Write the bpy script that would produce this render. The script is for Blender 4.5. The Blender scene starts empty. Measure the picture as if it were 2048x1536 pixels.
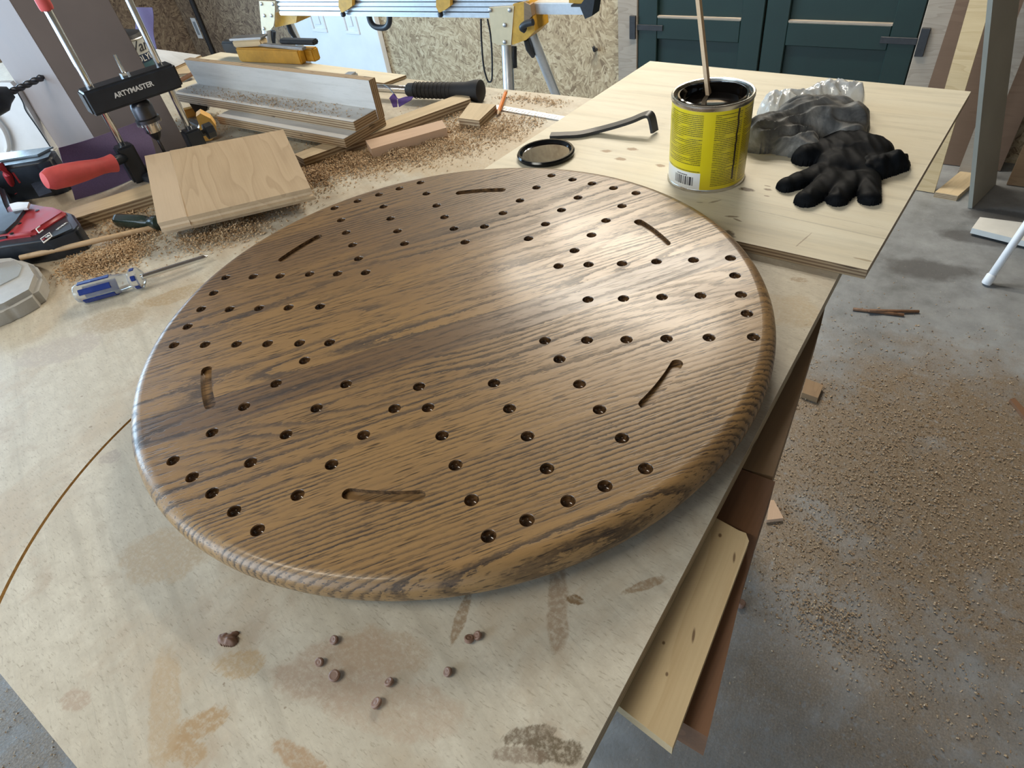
import bpy, bmesh, math, random
from mathutils import Vector, Matrix, noise, geometry
R = math.radians
rnd = random.Random(7)
scn = bpy.context.scene
COL = scn.collection

# ------------------------------------------------------------------ camera, world, lights, exposure
F_PX = 1267.108
CAM = Vector((0.42164, -0.40272, 1.34369))
FW = Vector((-0.480097, 0.555556, -0.678870))
RT = Vector((0.820520, 0.558108, -0.123541))
UPV = Vector((-0.310249, 0.616338, 0.723791))
cd = bpy.data.cameras.new('camera'); cam = bpy.data.objects.new('camera', cd); COL.objects.link(cam)
cam.matrix_world = Matrix(((RT.x, UPV.x, -FW.x, CAM.x), (RT.y, UPV.y, -FW.y, CAM.y), (RT.z, UPV.z, -FW.z, CAM.z), (0, 0, 0, 1)))
cd.sensor_fit = 'HORIZONTAL'; cd.sensor_width = 36.0; cd.lens = F_PX / 2048 * 36; cd.clip_start = 0.02
scn.camera = cam
vs = scn.view_settings
vs.view_transform = 'Standard'; vs.look = 'None'; vs.gamma = 1.0; vs.use_curve_mapping = False
vs.exposure = 0.1

w = bpy.data.worlds.new('sky'); scn.world = w; w.use_nodes = True
w.node_tree.nodes['Background'].inputs[0].default_value = (0.62, 0.78, 1.0, 1)
w.node_tree.nodes['Background'].inputs[1].default_value = 1.0

def area(name, loc, size, sizey, power, col, rot):
    l = bpy.data.lights.new(name, 'AREA'); l.shape = 'RECTANGLE'; l.size = size; l.size_y = sizey
    l.energy = power; l.color = col
    o = bpy.data.objects.new(name, l); COL.objects.link(o); o.location = loc; o.rotation_euler = rot
    return o
# daylight through the wide opening in the left wall, and through the open front of the garage
area('daylight_opening', (-4.6, -0.4, 1.25), 3.0, 2.1, 210, (0.50, 0.75, 1.0), (R(90), 0, R(-90)))
area('daylight_front', (-2.0, -3.2, 1.6), 3.4, 2.2, 105, (0.66, 0.84, 1.0), (R(90), 0, R(0)))
# the shop lights' tubes and an added fill lamp (fixtures are modelled below)
for yy in (1.85, 2.35): area('ceiling_light_glow', (-0.85, yy, 2.42), 1.2, 0.16, 33, (1.0, 0.91, 0.77), (0, 0, 0))
area('ceiling_light_glow', (-0.5, -1.25, 2.42), 1.2, 0.16, 15, (1.0, 0.92, 0.78), (0, 0, 0))  # fill lamp added behind the camera to brighten the front of the bench

# ------------------------------------------------------------------ photograph helpers: pixel (2048x1536 frame) -> point on a plane of the place
ZT = 0.89925              # bench top
ZB = 0.94375              # top of the round board
ZP = 0.9119                # top of the loose plywood panel
def ray(px, py): return FW * F_PX + RT * (px - 1024) + UPV * (768 - py)
def H(px, py, z=ZT): d = ray(px, py); return CAM + d * ((z - CAM.z) / d.z)
def PX(px, py, x): d = ray(px, py); return CAM + d * ((x - CAM.x) / d.x)
def PY(px, py, y): d = ray(px, py); return CAM + d * ((y - CAM.y) / d.y)
def PV(px, py, a, b):
    n = Vector((b[1] - a[1], -(b[0] - a[0]), 0)); d = ray(px, py)
    return CAM + d * (n.dot(Vector((a[0], a[1], 0)) - Vector((CAM.x, CAM.y, 0))) / n.dot(d))

# ------------------------------------------------------------------ material helpers
class G:
    def __init__(s, name, rough=0.5, metal=0.0, base=(0.5, 0.5, 0.5), **kw):
        s.m = bpy.data.materials.new(name); s.m.use_nodes = True; s.nt = s.m.node_tree
        s.b = s.nt.nodes['Principled BSDF']
        s.b.inputs['Roughness'].default_value = rough; s.b.inputs['Metallic'].default_value = metal
        s.b.inputs['Base Color'].default_value = (*base, 1)
        for k, v in kw.items():
            s.b.inputs[k].default_value = v
        s.m.diffuse_color = (*base, 1)
    def n(s, t, **kw):
        o = s.nt.nodes.new('ShaderNode' + t)
        for k, v in kw.items(): setattr(o, k, v)
        return o
    def put(s, sock, v):
        if isinstance(v, bpy.types.NodeSocket): s.nt.links.new(v, sock)
        elif isinstance(v, (tuple, list)) and len(v) == 3 and sock.type == 'RGBA': sock.default_value = (*v, 1)
        else: sock.default_value = v
    def co(s, kind='Object'): return s.n('TexCoord').outputs[kind]
    def map(s, v, scale=(1, 1, 1), loc=(0, 0, 0), rot=(0, 0, 0)):
        o = s.n('Mapping'); s.put(o.inputs[0], v); o.inputs[1].default_value = loc; o.inputs[2].default_value = rot; o.inputs[3].default_value = scale
        return o.outputs[0]
    def noise(s, v, scale, detail=3, rough=0.5, dist=0.0, out=0):
        o = s.n('TexNoise'); s.put(o.inputs['Vector'], v)
        for k, q in (('Scale', scale), ('Detail', detail), ('Roughness', rough), ('Distortion', dist)): s.put(o.inputs[k], q)
        return o.outputs[out]
    def vor(s, v, scale, out='Color', feat='F1'):
        o = s.n('TexVoronoi', feature=feat); s.put(o.inputs['Vector'], v); s.put(o.inputs['Scale'], scale)
        return o.outputs[out]
    def ma(s, op, a, b=0.0, c=None, clamp=False):
        o = s.n('Math', operation=op, use_clamp=clamp); s.put(o.inputs[0], a); s.put(o.inputs[1], b)
        if c is not None: s.put(o.inputs[2], c)
        return o.outputs[0]
    def ramp(s, f, stops, interp='LINEAR'):
        o = s.n('ValToRGB'); s.put(o.inputs[0], f); cr = o.color_ramp; cr.interpolation = interp
        while len(cr.elements) < len(stops): cr.elements.new(0.5)
        for e, (p, c) in zip(cr.elements, stops):
            e.position = p; e.color = (*c, 1) if isinstance(c, (tuple, list)) else (c, c, c, 1)
        return o.outputs[0]
    def mix(s, f, a, b, mode='MIX'):
        o = s.n('Mix', data_type='RGBA', blend_type=mode); s.put(o.inputs[0], f); s.put(o.inputs[6], a); s.put(o.inputs[7], b)
        return o.outputs[2]
    def sep(s, v):
        o = s.n('SeparateXYZ'); s.put(o.inputs[0], v); return o.outputs
    def comb(s, x, y, z):
        o = s.n('CombineXYZ'); s.put(o.inputs[0], x); s.put(o.inputs[1], y); s.put(o.inputs[2], z); return o.outputs[0]
    def add(s, a, b):
        o = s.n('VectorMath', operation='ADD'); s.put(o.inputs[0], a); s.put(o.inputs[1], b); return o.outputs[0]
    def bump(s, h, strength=0.3, dist=0.002):
        o = s.n('Bump'); s.put(o.inputs['Height'], h); o.inputs['Strength'].default_value = strength; o.inputs['Distance'].default_value = dist
        s.put(s.b.inputs['Normal'], o.outputs[0])
    def base(s, c): s.put(s.b.inputs['Base Color'], c); return s
    def rough(s, r): s.put(s.b.inputs['Roughness'], r); return s
    def inrange(s, v, a, b): return s.ma('MULTIPLY', s.ma('GREATER_THAN', v, a), s.ma('LESS_THAN', v, b))
    def spot(s, x, y, cx, cy, rx, ry, ang=0.0, soft=0.25, wob=None):
        ca, sa = math.cos(ang), math.sin(ang)
        dx = s.ma('SUBTRACT', x, cx); dy = s.ma('SUBTRACT', y, cy)
        u = s.ma('DIVIDE', s.ma('ADD', s.ma('MULTIPLY', dx, ca), s.ma('MULTIPLY', dy, sa)), rx)
        v = s.ma('DIVIDE', s.ma('SUBTRACT', s.ma('MULTIPLY', dy, ca), s.ma('MULTIPLY', dx, sa)), ry)
        r = s.ma('SQRT', s.ma('ADD', s.ma('MULTIPLY', u, u), s.ma('MULTIPLY', v, v)))
        if wob is not None: r = s.ma('ADD', r, wob)
        return s.ma('DIVIDE', s.ma('SUBTRACT', 1.0, r), soft, clamp=True)

def plain(name, col, rough=0.5, metal=0.0, var=0.12, scale=40.0, bump=0.0, **kw):
    g = G(name, rough, metal, col, **kw)
    f = g.noise(g.co(), scale, 4, 0.6)
    lo = tuple(c * (1 - var) for c in col); hi = tuple(min(1, c * (1 + var)) for c in col)
    g.base(g.ramp(f, [(0.3, lo), (0.7, hi)]))
    g.rough(g.ma('MULTIPLY_ADD', f, 0.25, max(0.02, rough - 0.12)))
    if bump: g.bump(f, bump, 0.001)
    return g.m

def solidwood(name, light, dark, rings=90.0, rough=0.55, grain=0.5, knots=()):
    g = G(name, rough); o = g.co(); info = g.n('ObjectInfo')
    p = g.add(o, g.comb(g.ma('MULTIPLY', info.outputs['Random'], 5.0), g.ma('MULTIPLY', info.outputs['Random'], 3.0), 0.0))
    n1 = g.noise(g.map(p, (1.3, 9, 9)), 1.6, 2, 0.5)
    ln = g.ma('FRACT', g.ma('MULTIPLY', n1, rings / 6))
    ln = g.ramp(ln, [(0.0, 0.0), (0.75, 0.55), (0.95, 1.0), (1.0, 0.1)])
    fine = g.noise(g.map(p, (14, 420, 420)), 1.0, 3, 0.6)
    f = g.ma('ADD', g.ma('MULTIPLY', ln, grain), g.ma('MULTIPLY', g.ma('SUBTRACT', fine, 0.5), 0.7), clamp=True)
    c = g.mix(f, light, dark)
    blot = g.noise(p, 7.0, 4, 0.6)
    c = g.mix(g.ramp(blot, [(0.45, 0.0), (0.75, 0.35)]), c, tuple(v * 0.72 for v in light))
    kx, ky, kz = g.sep(o)
    for cx, cy, rx, ry in knots: c = g.mix(g.ma('MULTIPLY', g.spot(kx, ky, cx, cy, rx, ry, 0.2, 0.5), 0.85), c, (0.12, 0.06, 0.025))
    g.base(c); g.bump(fine, 0.15, 0.0006)
    return g.m

def plywood(name, face, face2, edge_l=(0.50, 0.39, 0.25), edge_d=(0.24, 0.16, 0.09), ply=0.0030, rough=0.6, extra=None, gdir=0.0, dirt=0.0, phase=0.0):
    """veneer on the faces (local +-z), layered plies on every edge"""
    g = G(name, rough); o = g.co(); x, y, z = g.sep(o)
    nz = g.ma('ABSOLUTE', g.sep(g.n('TexCoord').outputs['Normal'])[2])
    isface = g.ma('GREATER_THAN', nz, 0.7)
    p = g.map(o, rot=(0, 0, gdir))
    streak = g.noise(g.map(p, (3.0, 55, 1)), 1.0, 4, 0.62, 0.2)
    wavy = g.noise(g.map(p, (1.2, 8, 1)), 2.0, 4, 0.6, 0.8)
    fine = g.noise(g.map(p, (40, 700, 1)), 1.0, 2, 0.6)
    c = g.mix(g.ramp(wavy, [(0.35, 0.0), (0.7, 1.0)]), face, face2)
    c = g.mix(g.ramp(streak, [(0.48, 0.0), (0.72, 0.5)]), c, tuple(v * 0.66 for v in face2))
    c = g.mix(g.ramp(fine, [(0.60, 0.0), (0.72, 0.28)]), c, tuple(v * 0.45 for v in face2))
    if extra: c = extra(g, c, x, y)
    st = g.ma('FRACT', g.ma('ADD', g.ma('DIVIDE', z, ply * 2), phase))
    wob = g.noise(g.map(o, (60, 60, 300)), 1.0, 3, 0.6)
    e = g.mix(g.ramp(g.ma('ADD', st, g.ma('MULTIPLY', g.ma('SUBTRACT', wob, 0.5), 0.3)), [(0.42, 0.0), (0.52, 1.0)]), edge_l, edge_d)
    gap = g.ramp(g.noise(g.map(o, (25, 25, 160)), 1.0, 2, 0.5), [(0.66, 0.0), (0.70, 0.8)])
    e = g.mix(gap, e, (0.06, 0.04, 0.025))
    g.base(g.mix(isface, e, c)); g.bump(g.ma('ADD', streak, g.ma('MULTIPLY', fine, 0.4)), 0.12, 0.0006)
    return g.m

def metal(name, col=(0.72, 0.73, 0.75), rough=0.22): return plain(name, col, rough, 1.0, 0.06, 60)

M = {}
M['chrome'] = metal('chrome', (0.78, 0.79, 0.8), 0.14)
M['steel'] = metal('steel', (0.46, 0.46, 0.47), 0.35)
M['tin'] = metal('tin_rim', (0.62, 0.60, 0.54), 0.28)
M['alu'] = plain('brushed_aluminium', (0.70, 0.73, 0.76), 0.34, 0.75, 0.05, 80)
M['black'] = plain('black_plastic', (0.022, 0.024, 0.028), 0.42, 0, 0.25, 60)
M['black_matte'] = plain('black_rubber', (0.018, 0.018, 0.020), 0.7, 0, 0.25, 60, 0.2)
M['navy'] = plain('dark_blue_black_plastic', (0.020, 0.026, 0.036), 0.36, 0, 0.2, 50)
M['red'] = plain('red_plastic', (0.42, 0.035, 0.045), 0.4, 0, 0.12, 50)
M['coral'] = plain('coral_red_rubber', (0.66, 0.10, 0.095), 0.6, 0, 0.1, 60)
M['yellow'] = plain('yellow_paint', (0.62, 0.33, 0.035), 0.45, 0, 0.18, 30)
M['yellow_pale'] = plain('pale_yellow_plate', (0.72, 0.58, 0.36), 0.45, 0, 0.06, 30)
M['white'] = plain('white_plastic', (0.80, 0.81, 0.82), 0.35, 0, 0.04, 30)
M['offwhite'] = plain('offwhite_paint', (0.70, 0.70, 0.66), 0.5, 0, 0.06, 20)
M['purple'] = plain('purple_sandpaper', (0.105, 0.075, 0.16), 0.85, 0, 0.12, 400, 0.3)
M['green_dark'] = plain('dark_green_plastic', (0.018, 0.030, 0.022), 0.25, 0, 0.2, 60)
M['orange'] = plain('orange_paint', (0.75, 0.22, 0.03), 0.45, 0, 0.08, 60)
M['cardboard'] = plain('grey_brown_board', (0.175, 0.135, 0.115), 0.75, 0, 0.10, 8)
M['cardboard_lit'] = plain('lit_grey_brown_board', (0.30, 0.25, 0.235), 0.75, 0, 0.08, 8)  # lit copy of the board: light on the left face put into the colour
M['print_white'] = plain('white_print', (0.85, 0.85, 0.83), 0.5, 0, 0.03, 30)
M['print_dark'] = plain('dark_print', (0.03, 0.035, 0.05), 0.5, 0, 0.1, 30)
M['print_red'] = plain('red_print', (0.45, 0.04, 0.05), 0.5, 0, 0.1, 30)
M['blue'] = plain('blue_plastic', (0.012, 0.035, 0.21), 0.25, 0, 0.1, 40)
M['clear'] = G('clear_plastic', 0.12, 0, (0.80, 0.82, 0.80), **{'Transmission Weight': 0.75, 'IOR': 1.35}).m
M['stainpool'] = G('wet_dark_stain', 0.06, 0, (0.006, 0.0045, 0.0035), **{'Coat Weight': 0.5}).m
M['dowelwood'] = solidwood('pale_dowel_wood', (0.66, 0.47, 0.28), (0.46, 0.30, 0.16), 30)
M['pine'] = solidwood('pine_wood', (0.60, 0.46, 0.26), (0.42, 0.28, 0.13), 55, 0.55, 0.45)
M['pine_knots'] = solidwood('knotty_pine_wood', (0.62, 0.49, 0.29), (0.46, 0.32, 0.16), 55, 0.55, 0.4, [(.01, .012, .004, .0022), (-.03, .018, .0022, .0016), (.045, -.006, .0025, .0018), (-.06, .002, .0018, .0014), (.07, .012, .0018, .0013), (.03, -.022, .006, .0012), (-.045, -.015, .007, .0013), (.085, -.012, .002, .0015), (-.08, -.008, .002, .0013)])
M['brownwood'] = solidwood('brown_wood', (0.26, 0.165, 0.085), (0.17, 0.10, 0.05), 40, 0.6, 0.4)
M['redwood'] = solidwood('reddish_brown_wood', (0.20, 0.10, 0.05), (0.10, 0.05, 0.025), 40, 0.6, 0.5)
M['pinkwood'] = solidwood('pinkish_wood', (0.58, 0.40, 0.27), (0.46, 0.30, 0.19), 25, 0.6, 0.3)
M['rawoak'] = solidwood('raw_oak', (0.50, 0.37, 0.23), (0.36, 0.25, 0.145), 60, 0.6, 0.55)
M['greywood'] = solidwood('weathered_wood', (0.36, 0.31, 0.25), (0.22, 0.18, 0.14), 60, 0.7, 0.5)
M['darkply'] = solidwood('brown_plywood_face', (0.17, 0.105, 0.065), (0.12, 0.07, 0.04), 24, 0.6, 0.4)
M['plug'] = solidwood('stained_plug_wood', (0.27, 0.165, 0.12), (0.17, 0.10, 0.07), 20, 0.5, 0.4)
M['ply'] = plywood('plywood', (0.62, 0.50, 0.32), (0.52, 0.39, 0.23))
M['ply_pale'] = plywood('pale_birch_plywood', (0.74, 0.68, 0.52), (0.66, 0.58, 0.42))
M['ply_white'] = plywood('whitish_plywood', (0.66, 0.65, 0.62), (0.56, 0.54, 0.50), ply=0.0022)

# ------------------------------------------------------------------ mesh helpers
def setp(o, label=None, cat=None, group=None, kind=None):
    if label: o['label'] = label
    if cat: o['category'] = cat
    if group: o['group'] = group
    if kind: o['kind'] = kind
    return o
def empty(name, loc, label=None, cat=None, group=None, kind=None, rz=0.0):
    o = bpy.data.objects.new(name, None); COL.objects.link(o); o.location = loc; o.rotation_euler = (0, 0, rz); o.empty_display_size = 0.05
    return setp(o, label, cat, group, kind)
def link(name, me, parent=None, mw=None):
    o = bpy.data.objects.new(name, me); COL.objects.link(o)
    mw = mw or Matrix()
    if parent is not None:
        o.parent = parent
        bpy_m = parent_world(parent).inverted() @ mw
        o.matrix_basis = bpy_m
    else: o.matrix_basis = mw
    return o
def parent_world(o):
    m = o.matrix_basis.copy()
    while o.parent is not None:
        o = o.parent; m = o.matrix_basis @ m
    return m
def smooth(me, ang=35):
    for p in me.polygons: p.use_smooth = True
    me.set_sharp_from_angle(angle=R(ang))
def finish(name, bm, mats, parent=None, mw=None, sm=None, bev=None, seg=2):
    if bev:
        bmesh.ops.bevel(bm, geom=[e for e in bm.edges if e.is_manifold and e.calc_face_angle(0) > R(35)], offset=bev, segments=seg, affect='EDGES', clamp_overlap=True)
    bmesh.ops.recalc_face_normals(bm, faces=bm.faces)
    me = bpy.data.meshes.new(name); bm.to_mesh(me); bm.free()
    for m in (mats if isinstance(mats, (list, tuple)) else [mats]): me.materials.append(m)
    if sm: smooth(me, sm)
    return link(name, me, parent, mw)
def frame(o, xd, zd=(0, 0, 1)):
    zd = Vector(zd).normalized(); xd = Vector(xd); xd = (xd - zd * xd.dot(zd)).normalized(); yd = zd.cross(xd)
    return Matrix(((xd.x, yd.x, zd.x, o[0]), (xd.y, yd.y, zd.y, o[1]), (xd.z, yd.z, zd.z, o[2]), (0, 0, 0, 1)))
def axisframe(o, ax):
    ax = Vector(ax).normalized(); t = Vector((1, 0, 0)) if abs(ax.x) < 0.8 else Vector((0, 1, 0))
    return frame(o, t, ax)
def prism(name, pts, th, mat, parent=None, bev=0.0008, label=None, cat=None, group=None, kind=None, flip=False, cam_side=False):
    """pts: 3-D corners of the upper face in order (first edge = grain direction); extruded th downwards along the face normal"""
    pts = [Vector(p) for p in pts]
    n = Vector((0, 0, 0))
    for i in range(len(pts)):
        a, b = pts[i], pts[(i + 1) % len(pts)]
        n += Vector(((a.y - b.y) * (a.z + b.z), (a.z - b.z) * (a.x + b.x), (a.x - b.x) * (a.y + b.y)))
    n.normalize()
    if n.z < -0.05 or flip: n = -n
    c = sum(pts, Vector()) / len(pts)
    if cam_side and n.dot(CAM - c) < 0: n = -n
    org = c - n * th
    mw = frame(org, pts[1] - pts[0], n); inv = mw.inverted()
    bm = bmesh.new(); lp = [inv @ p for p in pts]
    top = [bm.verts.new((p.x, p.y, th)) for p in lp]; bot = [bm.verts.new((p.x, p.y, 0)) for p in lp]
    bm.faces.new(top); bm.faces.new(bot[::-1])
    for i in range(len(pts)): bm.faces.new((top[i], bot[i], bot[(i + 1) % len(pts)], top[(i + 1) % len(pts)]))
    o = finish(name, bm, mat, parent, mw, bev=bev, seg=1)
    return setp(o, label, cat, group, kind)
def plank(name, px, th, mat, **kw):
    return prism(name, [H(a, b, z) for a, b, z in px], th, mat, **kw)
def box(name, size, mat, mw, parent=None, bev=0.001, seg=2, sm=None):
    """size centred in x,y; z from 0"""
    bm = bmesh.new(); bmesh.ops.create_cube(bm, size=1)
    for v in bm.verts: v.co = Vector((v.co.x * size[0], v.co.y * size[1], (v.co.z + 0.5) * size[2]))
    return finish(name, bm, mat, parent, mw, bev=bev, seg=seg, sm=sm)
def lathe(name, prof, mat, o, ax, parent=None, n=32, sm=40, close=True, mw=None):
    bm = bmesh.new(); rings = []
    for r, h in prof:
        if r < 1e-6: rings.append([bm.verts.new((0, 0, h))])
        else: rings.append([bm.verts.new((r * math.cos(2 * math.pi * i / n), r * math.sin(2 * math.pi * i / n), h)) for i in range(n)])
    for a, b in zip(rings, rings[1:]):
        for i in range(n):
            j = (i + 1) % n
            if len(a) == 1 and len(b) == 1: continue
            if len(a) == 1: bm.faces.new((a[0], b[i], b[j]))
            elif len(b) == 1: bm.faces.new((a[i], a[j], b[0]))
            else: bm.faces.new((a[i], a[j], b[j], b[i]))
    if close:
        if len(rings[0]) > 1: bm.faces.new(rings[0][::-1])
        if len(rings[-1]) > 1: bm.faces.new(rings[-1])
    return finish(name, bm, mat, parent, mw or axisframe(o, ax), sm=sm)
def rod(name, a, b, r, mat, parent=None, n=16, r2=None):
    a, b = Vector(a), Vector(b); L = (b - a).length; r2 = r if r2 is None else r2
    return lathe(name, [(r * 0.85, 0), (r, r * 0.2), (r2, L - r2 * 0.2), (r2 * 0.85, L)], mat, a, b - a, parent, n)
def tube(name, pts, r, mat, parent=None, n=8, closed=False, flat=None):
    """swept tube (or flat bar: flat=(half width, half thickness)) through 3-D points"""
    pts = [Vector(p) for p in pts]; org = pts[0].copy(); bm = bmesh.new(); rings = []; N = len(pts)
    up0 = None
    for i, p in enumerate(pts):
        t = ((pts[(i + 1) % N] if closed or i < N - 1 else p) - (pts[i - 1] if closed or i > 0 else p)).normalized()
        if up0 is None: up0 = Vector((0, 0, 1)) if abs(t.z) < 0.9 else Vector((1, 0, 0))
        s = t.cross(up0).normalized(); u = s.cross(t).normalized(); up0 = u
        if flat: ring = [p + s * (sx * flat[0]) + u * (sy * flat[1]) for sx, sy in ((-1, -1), (1, -1), (1, 1), (-1, 1))]
        else: ring = [p + (s * math.cos(2 * math.pi * k / n) + u * math.sin(2 * math.pi * k / n)) * (r if not isinstance(r, list) else r[i]) for k in range(n)]
        rings.append([bm.verts.new(q - org) for q in ring])
    m = len(rings[0])
    for i in range(N if closed else N - 1):
        a, b = rings[i], rings[(i + 1) % N]
        for k in range(m): bm.faces.new((a[k], a[(k + 1) % m], b[(k + 1) % m], b[k]))
    if not closed: bm.faces.new(rings[0][::-1]); bm.faces.new(rings[-1])
    return finish(name, bm, mat, parent, Matrix.Translation(org), sm=45)
def bez(pts, k=8):
    """Catmull-Rom through points"""
    P = [Vector(p) for p in pts]; P = [P[0] * 2 - P[1]] + P + [P[-1] * 2 - P[-2]]; out = []
    for i in range(1, len(P) - 2):
        for j in range(k):
            t = j / k; a, b, c, d = P[i - 1], P[i], P[i + 1], P[i + 2]
            out.append(0.5 * ((2 * b) + (c - a) * t + (2 * a - 5 * b + 4 * c - d) * t * t + (3 * b - a - 3 * c + d) * t ** 3))
    out.append(P[-2]); return out
def text(name, body, size, mat, mw, parent, ext=0.0003, align='CENTER', shear=0.0, bold=0.0, bendr=None):
    cu = bpy.data.curves.new(name, 'FONT'); cu.body = body; cu.size = size; cu.extrude = ext; cu.align_x = align; cu.align_y = 'CENTER'; cu.shear = shear; cu.offset = bold; cu.resolution_u = 3
    t = bpy.data.objects.new(name + '_curve', cu); COL.objects.link(t)
    dg = bpy.context.evaluated_depsgraph_get(); me = bpy.data.meshes.new_from_object(t.evaluated_get(dg))
    bpy.data.objects.remove(t); bpy.data.curves.remove(cu); me.name = name
    if bendr:
        for v in me.vertices:
            a = v.co.x / bendr; rr = bendr + v.co.z
            v.co = Vector((rr * math.sin(a), v.co.y, rr * math.cos(a)))
    me.materials.clear(); me.materials.append(mat)
    return link(name, me, parent, mw)
def cdt(outer, holes):
    vs, es = [], []
    for lp in [outer] + holes:
        b = len(vs); n = len(lp); vs += [Vector((p[0], p[1])) for p in lp]; es += [(b + i, b + (i + 1) % n) for i in range(n)]
    r = geometry.delaunay_2d_cdt(vs, es, [], 1, 1e-7)
    def inside(p, lp):
        c = False; n = len(lp); j = n - 1
        for i in range(n):
            if (lp[i][1] > p[1]) != (lp[j][1] > p[1]) and p[0] < (lp[j][0] - lp[i][0]) * (p[1] - lp[i][1]) / (lp[j][1] - lp[i][1]) + lp[i][0]: c = not c
            j = i
        return c
    bb = [(min(q[0] for q in l), max(q[0] for q in l), min(q[1] for q in l), max(q[1] for q in l), l) for l in holes]
    keep = []
    for f in r[2]:
        x = sum(r[0][i].x for i in f) / len(f); y = sum(r[0][i].y for i in f) / len(f)
        if not any(b[0] < x < b[1] and b[2] < y < b[3] and inside((x, y), b[4]) for b in bb): keep.append(f)
    return r[0], keep
def fold_noise(x, y, s, seed=0):
    return noise.noise(Vector((x * s + seed, y * s - seed, seed * 1.7)))
def mound(name, caps, thick, mat, parent=None, zbase=0.0, res=0.003, wr=0.006, wscale=40, seed=1.0, dome=0.5, ridge=False, fold=None):
    """soft body lying on a surface: union of capsules (a, b, ra, rb, height) seen from above, inflated, with folds"""
    xs = [c[i][0] for c in caps for i in (0, 1)]; ys = [c[i][1] for c in caps for i in (0, 1)]; rm = max(max(c[2], c[3]) for c in caps) + 0.01
    x0, x1, y0, y1 = min(xs) - rm, max(xs) + rm, min(ys) - rm, max(ys) + rm
    org = Vector(((x0 + x1) / 2, (y0 + y1) / 2, zbase)); nx = int((x1 - x0) / res) + 1; ny = int((y1 - y0) / res) + 1
    bm = bmesh.new(); V = {}
    def f(x, y):
        acc = 0.0
        for a, b, ra, rb, h in caps:
            dx, dy = b[0] - a[0], b[1] - a[1]; L2 = dx * dx + dy * dy + 1e-12
            t = max(0, min(1, ((x - a[0]) * dx + (y - a[1]) * dy) / L2)); d = math.hypot(x - a[0] - t * dx, y - a[1] - t * dy)
            rr = ra + (rb - ra) * t; q = 1 - d / rr
            if q > 0:
                hh = h * (1 - (1 - q) ** 2) ** dome; acc += hh ** 5
        return acc ** 0.2
    for i in range(nx):
        for j in range(ny):
            x = x0 + i * res; y = y0 + j * res; h = f(x + 0.25 * wr * fold_noise(x, y, 60, seed + 3), y + 0.25 * wr * fold_noise(x, y, 60, seed + 9))
            if h > 0:
                fx, fy = x, y
                if fold:                                       # long folds: stretch the noise along one direction
                    ca_, sa_ = math.cos(fold[0]), math.sin(fold[0]); fx, fy = (x * ca_ + y * sa_) * fold[1], -x * sa_ + y * ca_
                n1 = fold_noise(fx, fy, wscale, seed) + 0.4 * fold_noise(fx + y * .3, fy, wscale * 2.3, seed + 5)
                if ridge: n1 = 1 - 2.2 * abs(n1)
                V[i, j] = (x - org.x, y - org.y, max(0.0012, h + wr * n1 * min(1, h / (thick * 0.5))))
    top = {k_: bm.verts.new(v) for k_, v in V.items()}
    for (i, j) in V:
        q = [(i, j), (i + 1, j), (i + 1, j + 1), (i, j + 1)]
        if all(t in V for t in q): bm.faces.new([top[t] for t in q])
    bmesh.ops.delete(bm, geom=[v for v in bm.verts if not v.link_faces], context='VERTS')
    be = [e for e in bm.edges if len(e.link_faces) == 1]
    r = bmesh.ops.extrude_edge_only(bm, edges=be)
    for v in r['geom']:
        if isinstance(v, bmesh.types.BMVert): v.co.z = 0
    return finish(name, bm, mat, parent, Matrix.Translation(org), sm=70)

# ------------------------------------------------------------------ special materials
def osb(name, tones, bright=1.0):
    g = G(name, 0.72); o = g.co(); x, y, z = g.sep(o); p = g.comb(g.ma('ADD', x, y), z, 0.0)
    def layer(seed, sc):
        q = g.map(p, (1, 1, 1), (seed, seed * 1.7, 0))
        q = g.add(q, g.map(g.noise(q, 6.0, 2, 0.5, out=1), (0.05, 0.05, 0)))
        cell = g.vor(q, sc * 0.5)
        ang = g.ma('MULTIPLY', g.sep(cell)[0], 3.14)
        vr = g.n('VectorRotate', rotation_type='Z_AXIS'); g.put(vr.inputs['Vector'], q); g.put(vr.inputs['Angle'], ang)
        return g.vor(g.map(vr.outputs[0], (1, 4.5, 1)), sc), g.vor(g.map(vr.outputs[0], (1, 4.5, 1)), sc, 'Distance')
    a, da = layer(0.0, 14); b, db = layer(4.3, 20); c, dc = layer(9.1, 33)
    va, vb, vc = g.sep(a)[1], g.sep(b)[1], g.sep(c)[2]
    pick = g.ramp(g.sep(b)[2], [(0.45, 0.0), (0.5, 1.0)], 'LINEAR')
    v = g.mix(pick, va, vb)
    v = g.mix(g.ramp(g.sep(c)[0], [(0.55, 0.0), (0.6, 0.75)]), v, vc)
    fib = g.noise(g.map(p, (220, 60, 1)), 1.0, 2, 0.6)
    v = g.ma('ADD', v, g.ma('MULTIPLY', g.ma('SUBTRACT', fib, 0.5), 0.35))
    g.base(g.ramp(v, [(0.0, tones[0]), (0.25, tones[1]), (0.6, tones[2]), (1.0, tones[3])]))
    g.bump(v, 0.35, 0.002)
    return g.m
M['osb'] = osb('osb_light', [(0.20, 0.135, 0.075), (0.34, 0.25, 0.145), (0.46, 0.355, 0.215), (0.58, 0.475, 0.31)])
M['osb_dark'] = osb('osb_dark', [(0.09, 0.055, 0.035), (0.17, 0.115, 0.075), (0.25, 0.175, 0.11), (0.36, 0.27, 0.17)])

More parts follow.
